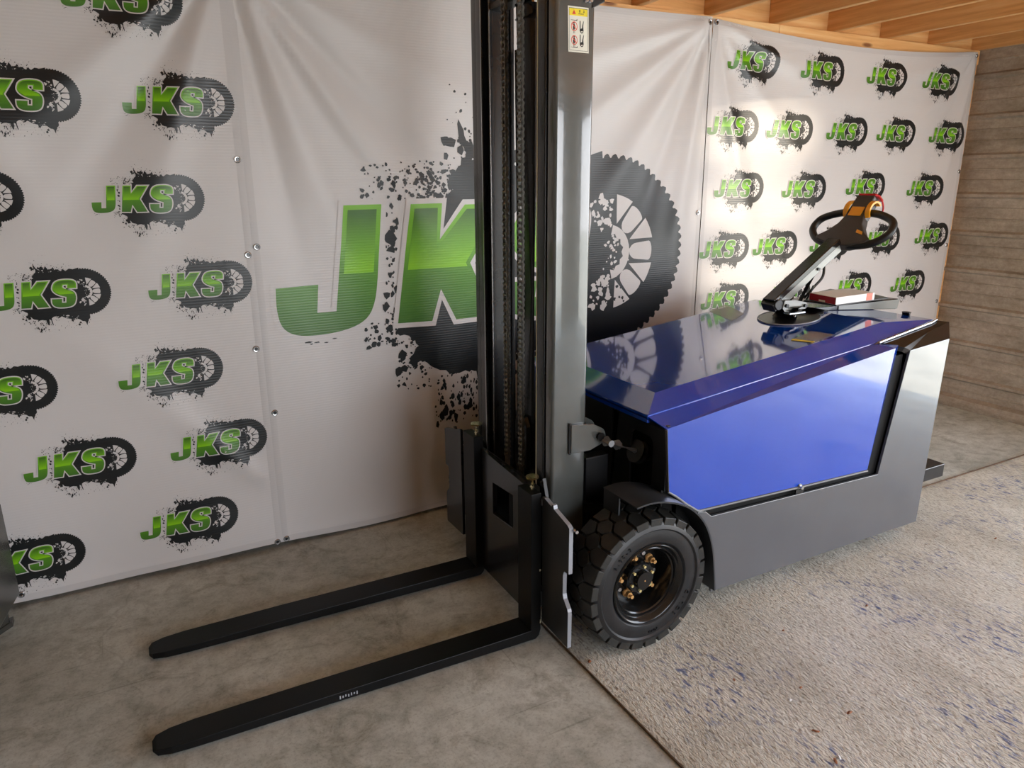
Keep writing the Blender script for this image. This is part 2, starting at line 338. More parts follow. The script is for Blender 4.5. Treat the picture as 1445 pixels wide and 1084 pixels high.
def surf(kind, x, z):
    y = YB
    for (cx, cz, a, wd, am) in FOLDS[kind]: y -= fold(x, z, cx, cz, a, wd, am * 1.5)
    if kind == 'middle': y += .004
    y -= .006 * math.sin(x * 3.1 + 1.3 * math.sin(z * 1.7)) * math.sin(z * 1.9 + .6) + .0035 * math.sin(x * 9 + z * 2.3) * max(0, 1.4 - z)
    if kind == 'left': y -= .010 * g(z - .1, .12) * math.sin(x * 4.2)
    return y
def make_banner(kind, x0, x1, ztop, zbot, label, name='banner'):
    nx = int((x1 - x0) / .02); nz = 118; b = B(); rows = []
    for j in range(nz + 1):
        row = []
        for i in range(nx + 1):
            x = x0 + (x1 - x0) * i / nx; zt = ztop(x); zb = zbot(x); z = zb + (zt - zb) * j / nz
            row.append(b.verts.new((x, surf(kind, x, z), z)))
        rows.append(row)
    for j in range(nz):
        for i in range(nx): b.faces.new((rows[j][i], rows[j][i + 1], rows[j + 1][i + 1], rows[j + 1][i]))
    root = thing(name, label, 'banner', ((x0 + x1) / 2, YB, 0)); off = Vector(root.location)
    for v in b.verts: v.co -= off
    sh = obj('vinyl_sheet', b, 'vinyl', root, smooth=True, angle=180)
    # hems: folded, stitched borders slightly proud
    for side in ('left', 'right', 'bottom', 'top'):
        h = B(); hw = .028; pts = []
        if side in ('left', 'right'):
            xa, xb = (x0, x0 + hw) if side == 'left' else (x1 - hw, x1)
            for j in range(61):
                q = []
                for x in (xa, (xa + xb) / 2, xb):
                    z = zbot(x) + (ztop(x) - zbot(x)) * j / 60; q.append(h.verts.new(Vector((x, surf(kind, x, z) - (.0013 if x == (xa + xb) / 2 else .0004), z)) - off))
                pts.append(q)
        else:
            for i in range(nx // 2 + 1):
                x = x0 + (x1 - x0) * i / (nx // 2); q = []
                for dz in (0, hw / 2, hw):
                    z = zbot(x) + dz if side == 'bottom' else ztop(x) - dz
                    q.append(h.verts.new(Vector((x, surf(kind, x, z) - (.0009 if dz == hw / 2 else .0004), z)) - off))
                pts.append(q)
        for q, s in zip(pts, pts[1:]):
            for k in (0, 1): h.faces.new((q[k], q[k + 1], s[k + 1], s[k]))
        obj('hem', h, 'hem', root, smooth=True, angle=180)
    return root, off
def grommet(root, off, kind, x, z):
    y = surf(kind, x, z) - .002; b = B()
    lathe_y(b, [(.006, -.001), (.0075, -.0035), (.011, -.004), (.0135, -.002), (.014, .002)], 20, Vector((x, y, z)) - off)
    lathe_y(b, [(0, .0), (.0065, -.001)], 14, Vector((x, y, z)) - off)
    o = obj('grommet', b, ['steel'], root, smooth=True)
    b = B(); lathe_y(b, [(0, -.0012), (.006, -.0012), (.006, .001)], 14, Vector((x, y, z)) - off); obj('screw', b, 'dark', o)

bl, ol = make_banner('left', -2.2, .467, lambda x: 2.395, lambda x: .022 + .008 * math.sin(x * 5), 'left white vinyl banner with two staggered columns of small green JKS logos')
bmid, om = make_banner('middle', .4675, 2.852, lambda x: 2.415 - .02 * math.sin((x - .47) / 2.375 * PI), lambda x: .02 + .008 * math.sin(x * 4 + 1), 'middle white vinyl banner with one giant green JKS letter logo')
brt, orr = make_banner('right', 2.853, 5.178, lambda x: 2.408 - .055 * math.sin((x - 2.853) / 2.325 * PI), lambda x: .03, 'right white vinyl banner with rows of small green JKS logos, brightly lit')
for x, z in ((.445, 1.69), (.44, .93), (.445, .035), (-.53, .05), (.445, 2.37), (.447, 1.32)): grommet(bl, ol, 'left', x, z)
for x, z in ((.485, 1.35), (.49, .64), (.487, .035), (.488, 2.39), (2.825, 2.385), (2.828, 1.43), (2.826, .55), (1.66, .035)): grommet(bmid, om, 'middle', x, z)
for x, z in ((5.160, 2.385), (5.162, 1.65), (5.158, 1.15), (5.15, .75), (2.872, 2.39)): grommet(brt, orr, 'right', x, z)

# ---------------------------------------------------------------- printed logo artwork (units of logo width)
def T(x, y):   # traced picture coordinates -> logo units
    yy = y - .039 * (x - 120)
    return ((x - .124 * (y - 540) * .35 - 120) / 1262.0, -(yy - 640) / 1219.0)
J = [(290, 340), (388, 343), (373, 560), (358, 605), (325, 630), (232, 645), (160, 635), (127, 602), (118, 520), (222, 522), (217, 590), (266, 592)]
K = [(465, 347), (555, 350), (548, 440), (622, 357), (738, 361), (640, 508), (714, 658), (600, 655), (553, 568), (528, 650), (431, 644)]
S = [(1015, 468), (1020, 425), (1015, 398), (1000, 380), (962, 365), (900, 359), (840, 363), (805, 377), (782, 400), (768, 435), (765, 462), (778, 492), (812, 523), (862, 547), (903, 560), (895, 626), (850, 623), (855, 578), (750, 572), (748, 612), (756, 640), (778, 662), (820, 676), (900, 680), (950, 672), (980, 650), (996, 612), (1003, 570), (998, 528), (975, 497), (925, 478), (868, 452), (880, 418), (925, 420), (920, 463)]
def smooth_poly(P, sharp, it=2):
    P = [(p, i in sharp) for i, p in enumerate(P)]
    for _ in range(it):
        out = []; n = len(P)
        for i in range(n):
            (p, sh), (a, _a), (c, _c) = P[i], P[i - 1], P[(i + 1) % n]
            if sh: out.append((p, True))
            else: out += [((p[0] * .75 + a[0] * .25, p[1] * .75 + a[1] * .25), False), ((p[0] * .75 + c[0] * .25, p[1] * .75 + c[1] * .25), False)]
        P = out
    return [p for p, _ in P]
J = smooth_poly([(290, 340), (388, 343), (376, 520), (370, 575), (352, 618), (308, 640), (232, 647), (165, 641), (128, 618), (117, 570), (118, 520), (222, 522), (217, 590), (266, 592)], {0, 1, 2, 10, 11, 12, 13})
S = smooth_poly(S, {0, 18, 14, 15, 17, 32, 33, 34, 16})
LET = [[T(*p) for p in L] for L in (J, K, S)]
def area(p): return sum(p[i][0] * p[(i + 1) % len(p)][1] - p[(i + 1) % len(p)][0] * p[i][1] for i in range(len(p))) / 2
LET = [p if area(p) > 0 else p[::-1] for p in LET]
def offset(p, d):
    out = []; n = len(p)
    for i in range(n):
        a, b, c = Vector(p[i - 1]), Vector(p[i]), Vector(p[(i + 1) % n])
        e1 = (b - a).normalized(); e2 = (c - b).normalized(); n1 = Vector((e1.y, -e1.x)); n2 = Vector((e2.y, -e2.x))
        m = n1 + n2; L = m.length
        if L < 1e-6: out.append(tuple(b)); continue
        m /= L; k = d / max(.45, m.dot(n1)); out.append(tuple(b + m * k))
    return out
def tess(p):
    t = tessellate_polygon([[Vector((a, b, 0)) for a, b in p]]); return [[p[i] for i in tri] for tri in t]
rnd = random.Random(7)
def blob(cx, cy, r, n=7, sx=1.0, sy=1.0, j=.45, R=None):
    R = R or rnd; a0 = R.random() * 6.28
    return [(cx + math.cos(a0 + 2 * PI * k / n) * r * sx * (1 + j * (R.random() - .5) * 2), cy + math.sin(a0 + 2 * PI * k / n) * r * sy * (1 + j * (R.random() - .5) * 2)) for k in range(n)]
CX, CY, RR = .7775, .1285, .2265
def pol(r, deg): return (CX + r * math.cos(math.radians(deg)), CY + r * math.sin(math.radians(deg)))
def artwork(detail):
    """returns [(material slot, layer, [triangles])]"""
    rn = random.Random(11); blk = []; wht = []
    # tyre disc with knobs
    nk = 64; rim = []
    for k in range(nk):
        a = 360 * k / nk
        for da, rr in ((0, RR * .962), (1.2, RR * .995), (2.2, RR * 1.003), (4.0, RR * .985), (4.8, RR * .962)): rim.append(pol(rr, a + da))
    for i in range(len(rim)): blk.append([(CX, CY), rim[i], rim[(i + 1) % len(rim)]])
    # ragged band from the tyre to the left
    up = [(1060, 236), (1000, 250), (960, 238), (925, 262), (900, 236), (860, 250), (840, 222), (812, 240), (795, 205), (770, 226), (748, 232), (722, 190), (705, 222), (672, 212), (655, 228), (625, 205), (598, 148), (600, 190), (622, 228), (600, 262), (572, 296), (588, 318), (565, 335)]
    lo = [(425, 668), (470, 690), (490, 712), (462, 742), (478, 765), (505, 745), (530, 775), (570, 790), (590, 806), (630, 800), (665, 808), (684, 872), (694, 868), (697, 800), (715, 812), (733, 880), (736, 868), (724, 792), (760, 772), (790, 800), (830, 780), (870, 806), (925, 822), (944, 862), (958, 838), (1000, 832), (1040, 862), (1075, 868), (1090, 918), (1098, 880), (1110, 850), (1130, 828)]
    def rough(L):
        out = []
        for (a, b) in zip(L, L[1:]):
            out.append(a); m = 3 if detail else 1
            for k in range(1, m + 1):
                t = k / (m + 1); out.append((a[0] + (b[0] - a[0]) * t + rn.uniform(-4, 4), a[1] + (b[1] - a[1]) * t + rn.uniform(-6, 6)))
        return out + [L[-1]]
    band = [T(*p) for p in rough(up) + [(560, 400), (520, 520), (450, 620)] + rough(lo) + [(1100, 535)]]
    blk += tess(band)
    def spray(n, x0, x1, y0, y1, r0, r1, sx=1, sy=1, pw=1.0, tgt=None, edge=None):
        for _ in range(n):
            x = x0 + (x1 - x0) * rn.random() ** pw; y = y0 + (y1 - y0) * rn.random()
            if edge: y = edge(x) + rn.gauss(0, (y1 - y0) / 3)
            r = r0 + (r1 - r0) * rn.random() ** 2.5; c = T(x, y)
            (blk if tgt is None else tgt).extend(tess(blob(c[0], c[1], r / 1240, rn.choice((5, 6, 7)), sx, sy, .45, rn)))
    m = 2 if detail else 1
    spray(28 * m, 398, 430, 340, 690, 2, 10, .8, 1.1); spray(3, 405, 425, 420, 460, 10, 16); spray(2, 392, 415, 560, 620, 9, 14)
    spray(70 * m, 600, 335, 245, 335, 2, 7, pw=.8); spray(34 * m, 590, 480, 270, 335, 3, 9)
    spray(45 * m, 580, 1000, 150, 235, 2, 6, edge=lambda x: 215); spray(16, 560, 760, 60, 190, 1.5, 5)
    spray(55 * m, 540, 690, 800, 945, 2, 8, .8, 1.4); spray(45 * m, 430, 560, 690, 830, 2, 7); spray(50 * m, 700, 1130, 800, 940, 1.5, 5, .8, 1.3)
    spray(26 * m, 340, 430, 635, 700, 2, 8); spray(10, 130, 270, 640, 670, 2, 4, 3, .7); spray(6, 430, 520, 730, 780, 9, 17); spray(10, 560, 700, 190, 240, 10, 20)
    spray(8, 560, 660, 880, 945, 7, 13, .7, 1.3); spray(5, 1000, 1110, 850, 900, 8, 14)
    # white nibbles out of the band
    spray(26 * m, 640, 1000, 222, 262, 2, 9, 1.3, 1, tgt=wht); spray(20 * m, 740, 1010, 770, 830, 3, 11, 1.4, .8, tgt=wht)
    # spoked wheel windows
    ir = RR * .605
    for c, kind in ((-70, 't'), (-47, 'o'), (-24, 't'), (0, 'o'), (24, 't'), (47, 'o'), (70, 't')):
        if kind == 't':
            wht += tess([pol(ir * .52, c)] + [pol(ir, c + d) for d in (-11, -6, 0, 6, 11)])
        else:
            r0, r1, hw = ir * .48, ir * .97, .0235; u = Vector((math.cos(math.radians(c)), math.sin(math.radians(c)))); nn = Vector((-u.y, u.x)); P = []
            for k in range(9):
                t = math.radians(-90 + 180 * k / 8); P.append(Vector((CX, CY)) + u * (r1 - hw * .4 + math.cos(t) * hw * .4) + nn * math.sin(t) * hw)
            for k in range(9):
                t = math.radians(90 + 180 * k / 8); P.append(Vector((CX, CY)) + u * (r0 + hw + math.cos(t) * hw) + nn * math.sin(t) * hw * .85)
            wht += tess([tuple(p) for p in P])
    for k in range(13):
        a = -78 + 156 * k / 12; b2 = -78 + 156 * (k + 1) / 12
        if k < 12: wht += tess([pol(.042 + .006 * (k % 2), a), pol(.066, a), pol(.066, b2), pol(.042 + .006 * ((k + 1) % 2), b2)])
    for _ in range(34 * m):
        a = rn.choice((1, -1)) * rn.uniform(86, 118); wht += tess(blob(*pol(rn.uniform(ir * .45, ir * .98), a), rn.uniform(.002, .009), 6, R=rn))
    for _ in range(20 * m): wht += tess(blob(*pol(rn.uniform(.01, .07), rn.uniform(-120, 120)), rn.uniform(.001, .005), 6, R=rn))
    out = [(0, 1, blk), (1, 2, wht)]
    if detail:
        out.append((0, 2.5, sum([tess(blob(*pol(rn.uniform(ir * .5, ir), rn.uniform(-85, -60)), rn.uniform(.0015, .004), 6, R=rn)) for _ in range(12)], [])))
    out.append((1, 3, sum([tess(offset(p, .0105)) for p in LET], [])))
    out.append((2, 4, sum([tess(p) for p in LET], [])))
    mid = .118; core = []
    for p in LET:
        for tri in tess(offset(p, -.0092)):
            q = []
            for i in range(3):
                a, b2 = tri[i], tri[(i + 1) % 3]
                if a[1] >= mid: q.append(a)
                if (a[1] >= mid) != (b2[1] >= mid): t = (mid - a[1]) / (b2[1] - a[1]); q.append((a[0] + (b2[0] - a[0]) * t, mid))
            if len(q) >= 3:
                for i in range(1, len(q) - 1): core.append([q[0], q[i], q[i + 1]])
    out.append((3, 5, core)); return out
def subdiv(tris, L):
    out = []; st = list(tris)
    while st:
        t = st.pop(); e = [math.dist(t[i], t[(i + 1) % 3]) for i in range(3)]; k = e.index(max(e))
        if e[k] <= L: out.append(t); continue
        a, b, c = t[k], t[(k + 1) % 3], t[(k + 2) % 3]; m = ((a[0] + b[0]) / 2, (a[1] + b[1]) / 2); st += [[a, m, c], [m, b, c]]
    return out
ART_S = [(s, l, subdiv(t, .032 / .375)) for s, l, t in artwork(False)]
ART_B = [(s, l, subdiv(t, .032 / 2.17)) for s, l, t in artwork(True)]
def place_logo(root, off, kind, art, x0, z0, W, label=None):
    verts, faces, mi, uvs = [], [], [], []
    for s, l, tris in art:
        for t in tris:
            t = t if (t[1][0] - t[0][0]) * (t[2][1] - t[0][1]) - (t[2][0] - t[0][0]) * (t[1][1] - t[0][1]) > 0 else t[::-1]
            i = len(verts)
            for (u, v) in t:
                x = x0 + u * W; z = z0 + v * W; verts.append((x - off.x, surf(kind, x, z) - .0010 - .00045 * l - off.y, z - off.z)); uvs.append((u, v))
            faces.append((i, i + 1, i + 2)); mi.append(s)
    me = bpy.data.meshes.new('printed_logo'); me.from_pydata(verts, [], faces)
    for k in ('ink', 'vinyl', 'letter', 'letter_in'): me.materials.append(M[k])
    me.polygons.foreach_set('material_index', mi); uv = me.uv_layers.new(name='UVMap'); uv.data.foreach_set('uv', [c for p in uvs for c in p]); me.update()
    # smooth by the cloth, not per facet
    nor = []
    for v in verts:
        x, z = v[0] + off.x, v[2] + off.z; e = .004
        n = Vector(((surf(kind, x + e, z) - surf(kind, x - e, z)) / (2 * e), -1, (surf(kind, x, z + e) - surf(kind, x, z - e)) / (2 * e))).normalized(); nor.append(n)
    me.shade_smooth(); me.normals_split_custom_set_from_vertices(nor)
    o = bpy.data.objects.new('printed_logo', me); link(o, root)
    if label: o['label'] = label
    return o
camC = Vector((0, 0, 1.6)); RMm = Matrix(RM)
def unproj_y(u, v, y):
    d = RMm @ Vector((u - 722.5, v - 542, 1015.0)); return camC + d * (y / d.y)
WL = .384
for (u, v) in ((258, 3), (115, 137), (331, 146), (35, 277), (289, 279), (157, 409), (356, 396), (82, 543), (315, 516), (193, 640), (377, 613), (121, 775), (336, 720)):
    p = unproj_y(u, v, YB); place_logo(bl, ol, 'left', ART_S, p.x - (CX + RR) * WL, p.z - CY * WL, WL)
WR = .374
for (u, v) in ((1098, 90), (1190, 103), (1278, 111), (1353, 117), (1059, 179), (1146, 184), (1224, 187), (1291, 189), (1360, 192), (1077, 265), (1165, 266), (1249, 263), (1329, 265), (1041, 350), (1125, 345), (1200, 341), (1270, 335), (1338, 331), (1057, 419), (1143, 410), (1229, 401), (1305, 397)):
    p = unproj_y(u, v, YB); x0 = p.x - (CX + RR) * WR; place_logo(brt, orr, 'right', ART_S, max(x0, 2.856), p.z - CY * WR, WR)
place_logo(bmid, om, 'middle', ART_B, .545, .963, 2.165, 'giant green and black logo with a spoked tyre')

# ---------------------------------------------------------------- rug
root = thing('area_rug', 'pale distressed area rug with worn blue streaks under the forklift', 'rug', (3.0, .3, 0))
b = B(); X0, X1, Y0, Y1 = 1.2, 5.12, -2.6, 2.115
nx, ny = 150, 180; rr = random.Random(3)
from mathutils import noise
def rz(x, y):
    e = min(x - X0, Y1 - y); base = .0055 * min(1, max(.3, e / .02)); return base + .0012 * noise.noise(Vector((x * 28, y * 11, 0))) + .0008 * noise.noise(Vector((x * 60, y * 34, 3)))
g2 = [[b.verts.new((X0 + (X1 - X0) * (i / nx) - 3.0, Y0 + (Y1 - Y0) * j / ny - .3, rz(X0 + (X1 - X0) * i / nx, Y0 + (Y1 - Y0) * j / ny))) for i in range(nx + 1)] for j in range(ny + 1)]
for j in range(ny):
    for i in range(nx): b.faces.new((g2[j][i], g2[j][i + 1], g2[j + 1][i + 1], g2[j + 1][i]))
obj('pile', b, 'rug', root, smooth=True, angle=180)
b = B(); tube(b, [(X0 - 3.0, Y0 - .3, .004), (X0 - 3.0, Y1 - .3, .004), (X1 - 3.0, Y1 - .3, .004)], .0042, 8); obj('binding', b, 'rugedge', root)

# ---------------------------------------------------------------- forklift
FK = thing('forklift', 'electric walk-behind pallet stacker truck with blue hood, gray mast and black forks', 'forklift', (0, 0, 0))
YC = 2.30
def mir(y): return 2 * YC - y
# --- mast
def channel(bm, x0, x1, yo, yi, t, z0, z1, r=.012):
    """C channel, web at yo (outer), flanges reaching to yi, open towards the middle"""
    s = 1 if yi > yo else -1
    P = [(x0, yi)]
    for k in range(5): a = PI / 2 * k / 4; P.append((x0 + r - r * math.cos(a), yo + s * (r - r * math.sin(a))))
    for k in range(5): a = PI / 2 * k / 4; P.append((x1 - r + r * math.sin(a), yo + s * (r - r * math.cos(a))))
    P += [(x1, yi), (x1 - t, yi), (x1 - t, yo + s * t), (x0 + t, yo + s * t), (x0 + t, yi)]
    return poly_prism(bm, [(a, c, z0) for a, c in P], (0, 0, z1 - z0))
ZT = 2.395
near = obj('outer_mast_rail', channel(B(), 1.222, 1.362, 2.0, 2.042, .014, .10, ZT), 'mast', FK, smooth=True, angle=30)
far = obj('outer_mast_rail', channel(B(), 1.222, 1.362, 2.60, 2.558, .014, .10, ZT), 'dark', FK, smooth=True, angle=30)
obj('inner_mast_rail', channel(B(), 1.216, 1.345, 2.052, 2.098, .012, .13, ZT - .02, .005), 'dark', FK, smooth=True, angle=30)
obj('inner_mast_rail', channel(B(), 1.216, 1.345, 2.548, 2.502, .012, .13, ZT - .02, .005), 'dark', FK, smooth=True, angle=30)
for y0, y1 in ((2.104, 2.128), (2.472, 2.496)):   # carriage guide rails
    b = B(); box(b, (1.235, y0, .14), (1.25, y1, ZT - .05)); box(b, (1.235, (y0 + y1) / 2 - .004, .14), (1.335, (y0 + y1) / 2 + .004, ZT - .05)); box(b, (1.32, y0, .14), (1.335, y1, ZT - .05))
    obj('guide_rail', b, 'dark', FK, bevel=.002)
b = B(); cyl(b, (1.298, 2.30, .22), (1.298, 2.30, 2.16), .043, 28); cyl(b, (1.298, 2.30, 2.12), (1.298, 2.30, 2.165), .047, 28); lc = obj('lift_cylinder', b, 'dark', FK, smooth=True)
b = B(); cyl(b, (1.298, 2.30, 2.16), (1.298, 2.30, 2.30), .022, 20); obj('piston_rod', b, 'chrome', lc, smooth=True)
b = B(); cyl(b, (1.335, 2.445, .3), (1.335, 2.445, 2.05), .012, 14); obj('hydraulic_pipe', b, 'steel', FK, smooth=True)
b = B(); cyl(b, (1.325, 2.165, .3), (1.325, 2.165, 2.08), .009, 14); obj('hydraulic_pipe', b, 'cream', FK, smooth=True)
for z in (2.23, .35, .20):
    b = B(); box(b, (1.345, 2.04, z), (1.375, 2.56, z + .06 if z > 1 else z + .09)); obj('mast_crossbar', b, 'dark', FK, bevel=.003)
b = B(); box(b, (1.24, 2.10, 2.175), (1.30, 2.50, 2.20)); obj('crosshead', b, 'black', FK, bevel=.004)
b = B(); poly_prism(b, [(1.345, 2.0, 2.100), (1.395, 2.0, 2.125), (1.395, 2.0, 2.17), (1.345, 2.0, 2.17)], (0, .05, 0)); lug = obj('mast_lug', b, 'black', FK, bevel=.002)
for x in (1.325, 1.34): 
    b = B(); cyl(b, (x, 1.999, 2.122), (x, 1.99, 2.122), .006, 10); obj('weld_bead', b, 'steel', near, smooth=True)
for y, par in ((2.0985, 0), (2.5015, 0), (2.128, 0), (2.472, 0)):   # bright worn running edges
    b = B(); box(b, (1.2145 if y in (2.0985, 2.5015) else 1.2335, y - .0022, .15), (1.218 if y in (2.0985, 2.5015) else 1.237, y + .0022, ZT - .1)); obj('worn_running_edge', b, 'cream' if y < 2.2 else 'steel', FK)
# --- lift chains
def link_mesh(outer):
    b = B(); p = .0205; hw = .0075 if outer else .0072; ys = (-.0115, .0115) if outer else (-.007, .007)
    for y in ys:
        P = []
        for k in range(13): a = -PI + PI * k / 12; P.append((hw * math.cos(a), y, hw * math.sin(a) - p / 2))
        P += [(hw * .6, y, 0)]
        for k in range(13): a = PI * k / 12; P.append((hw * math.cos(a), y, hw * math.sin(a) + p / 2))
        P += [(-hw * .6, y, 0)]
        poly_prism(b, P[::2] if False else P, (0, .0025 if y > 0 else -.0025, 0))
    if outer:
        for z in (-p / 2, p / 2): cyl(b, (0, -.0165, z), (0, .0165, z), .0036, 8)
    else:
        for z in (-p / 2, p / 2): cyl(b, (0, -.007, z), (0, .007, z), .0056, 8)
    me = bpy.data.meshes.new('chain_link'); bmesh.ops.recalc_face_normals(b, faces=b.faces); b.to_mesh(me); b.free(); me.materials.append(M['chain']); return me
LM = (link_mesh(True), link_mesh(False))
for y in (2.243, 2.357):
    b = B(); box(b, (1.229, y - .012, .51), (1.241, y + .012, .565)); cyl(b, (1.235, y - .02, .56), (1.235, y + .02, .56), .007, 10)
    ch = obj('lift_chain', b, 'chain', FK, bevel=.002)
    for k in range(80):
        o = bpy.data.objects.new('chain_link', LM[k % 2]); link(o, ch); o.location = (1.235, y, .57 + .0205 * k)
b = B(); poly_prism(b, [(1.262, 2.255, .52), (1.262, 2.345, .52), (1.262, 2.345, .70), (1.262, 2.325, .735), (1.262, 2.275, .735), (1.262, 2.255, .70)], (.02, 0, 0)); ap = obj('chain_anchor_plate', b, 'black', FK, bevel=.003)
b = B(); cyl(b, (1.262, 2.315, .655), (1.25, 2.315, .655), .011, 8); obj('bolt', b, 'dark', ap)

# --- carriage
def plate_hole(bm, P, hole, d):
    """P outer quad (4 pts, 3D), hole quad inside, thickness vector d"""
    d = Vector(d); a = [Vector(p) for p in P]; h = [Vector(p) for p in hole]
    V = [[bm.verts.new(p) for p in a], [bm.verts.new(p) for p in h], [bm.verts.new(p + d) for p in a], [bm.verts.new(p + d) for p in h]]
    n = len(a)
    for i in range(n):
        j = (i + 1) % n
        bm.faces.new((V[0][i], V[0][j], V[1][j], V[1][i])); bm.faces.new((V[2][i], V[3][i], V[3][j], V[2][j]))
        bm.faces.new((V[0][i], V[2][i], V[2][j], V[0][j])); bm.faces.new((V[1][i], V[1][j], V[3][j], V[3][i]))
    return bm
b = B(); x = 1.156
plate_hole(b, [(x, 2.43, .575), (x, 2.03, .555), (x, 2.03, .045), (x, 2.43, .045)], [(x, 2.335, .468), (x, 2.168, .480), (x, 2.168, .345), (x, 2.335, .335)], (.02, 0, 0))
car = obj('carriage_plate', b, 'dark', FK, bevel=.002)
for z0_, z1_ in ((.50, .55), (.10, .16)): b = B(); box(b, (1.18, 2.0, z0_), (1.205, 2.60, z1_)); obj('carriage_crossbar', b, 'black', FK, bevel=.003)
for y in (2.26, 2.19): b = B(); cyl(b, (1.166, y, .565), (1.166, y, .575), .008, 8); obj('weld_bead', b, 'black', car)
b = B(); box(b, (1.165, 2.19, .335), (1.19, 2.215, .50)); obj('hole_backing', b, 'inner', car)
# wheel shields
def shield(sy):
    pts = [(1.945, .08), (1.945, .565), (1.93, .565), (1.885, .553), (1.882, .562), (1.872, .561), (1.868, .549), (1.785, .528), (1.772, .520), (1.772, .355), (1.80, .352), (1.806, .335), (1.806, .265), (1.80, .248), (1.776, .222), (1.772, .212), (1.772, .075)]
    if sy > 0: P = [(1.152, y, z) for y, z in pts]
    else: P = [(1.152, 4.60 - y - .03, z + .03) for y, z in pts]
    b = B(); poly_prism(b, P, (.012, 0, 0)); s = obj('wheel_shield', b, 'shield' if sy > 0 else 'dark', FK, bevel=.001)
    return s, pts
s1, pts = shield(1); s2, _ = shield(-1)
# bare light edge on the outer side of the near shield
b = B(); E = pts[2:]
va = [(1.1505, y - .0008, z) for y, z in E[:]]
for (y0, z0), (y1, z1) in zip(E, E[1:]):
    q = [b.verts.new((1.1505, y0 - .001, z0 + .001)), b.verts.new((1.1505, y1 - .001, z1 + .001)), b.verts.new((1.1655, y1 - .001, z1 + .001)), b.verts.new((1.1655, y0 - .001, z0 + .001))]; b.faces.new(q)
obj('bare_edge', b, 'edge', s1)
b = B(); poly_prism(b, [(1.165, 1.945, .56), (1.165, 1.935, .50), (1.165, 1.985, .56), (1.165, 1.985, .60), (1.165, 1.965, .62)], (.012, 0, 0)); obj('gusset', b, 'dark', FK)
b = B(); cyl(b, (1.168, 1.768, .513), (1.168, 1.752, .513), .006, 8); obj('bolt', b, 'steel', s1)
# forks
def fork(y0, y1, xh, xt, ztop, dyt, lab):
    fr = bpy.data.objects.new('fork', None)
    b = B(); xs = [xt, xt + .03, xt + .09, xt + .22, xh - .3, xh - .03, xh, xh + .022, xh + .036]
    ym = (y0 + y1) / 2; hw = (y1 - y0) / 2; tip = .045
    rows = []
    def yc(x): return ym + dyt * (xh - x) / (xh - xt)
    sec = []
    for (x, w, zt, zb) in ((xt, .4, .024, .016), (xt + .012, .72, .030, .010), (xt + .05, .93, .033, .010), (xt + .12, 1, .036, .010), (xt + .45, 1, .042, .010), (xh - .05, 1, .048, .010), (xh + .004, 1, .050, .010)):
        sec.append([(x, yc(x) - hw * w, zb), (x, yc(x) + hw * w, zb), (x, yc(x) + hw * w, zt), (x, yc(x) - hw * w, zt)])
    # curved heel then shank
    for k, (xa, za, xb, zb2) in enumerate(((xh + .02, .010, xh + .000, .052), (xh + .034, .022, xh + .000, .060), (xh + .040, .045, xh, .075), (xh + .040, .12, xh, .12), (xh + .040, ztop, xh, ztop))):
        sec.append([(xa, y0, za), (xa, y1, za), (xb, y1, zb2), (xb, y0, zb2)])
    V = [[b.verts.new(p) for p in s] for s in sec]
    for q, s in zip(V, V[1:]):
        for i in range(4): b.faces.new((q[i], q[(i + 1) % 4], s[(i + 1) % 4], s[i]))
    b.faces.new(V[0]); b.faces.new(list(reversed(V[-1])))
    f = obj('fork', b, 'fork', FK, bevel=.003); f['label'] = lab; return f
f1 = fork(1.948, 2.045, 1.110, -.115, .578, .03, 'near black fork with a scuffed outer edge'); f2 = fork(2.440, 2.545, 1.128, -.105, .625, .03, 'far black fork beside the banner')
def pin(x, y, z, par):
    b = B(); cyl(b, (x, y, z), (x, y, z + .045), .006, 12); lathe = []
    cyl(b, (x, y, z + .045), (x, y, z + .051), .022, 18); cyl(b, (x, y, z + .012), (x, y, z + .022), .009, 6)
    return obj('fork_pin', b, 'brass', par, smooth=True)
pin(1.135, 1.985, .578, f1); pin(1.150, 2.462, .625, f2)
b = B(); box(b, (1.143, 1.9475, .28), (1.149, 1.9470, .288)); box(b, (1.146, 1.9475, .07), (1.150, 1.9470, .085)); obj('paint_chip', b, 'cream', f1)
b = B()
for k in range(7): x = .42 + .009 * k; box(b, (x, 1.951 + (1.11 - x) * .0245, .018 + .002 * (k % 3)), (x + .004, 1.9545 + (1.11 - x) * .0245, .030 - .002 * (k % 2)))
for v in b.verts: v.co.y -= .004
obj('scuff_mark', b, 'edge', f1)
# --- tilt bracket and cylinder
b = B(); P = [(1.292, 1.985, .680), (1.292, 1.985, .784), (1.385, 1.985, .775)]
for k in range(9): a = math.radians(65 - 130 * k / 8); P.append((1.405 + .032 * math.cos(a), 1.985, .725 + .034 * math.sin(a)))
P.append((1.37, 1.985, .678)); poly_prism(b, P, (0, .012, 0)); tb = obj('tilt_bracket', b, 'mast', FK, bevel=.002)
b = B(); cyl(b, (1.411, 1.975, .726), (1.411, 2.0, .726), .0155, 20); obj('pin_hole', b, 'inner', tb)
b = B(); poly_prism(b, [(p[0], p[1] + .07, p[2] + .01) for p in P[2:-1]] , (0, .012, 0)); obj('rear_plate', b, 'mast', tb)
b = B(); box(b, (1.286, 1.99, .675), (1.296, 2.0, .79)); obj('weld_bead', b, 'dark', tb, bevel=.003)
tcyl = thing('x', None, None); bpy.data.objects.remove(tcyl)
a0 = Vector((1.424, 1.958, .712)); a1 = Vector((1.760, 1.958, .555)); dd = (a1 - a0).normalized()
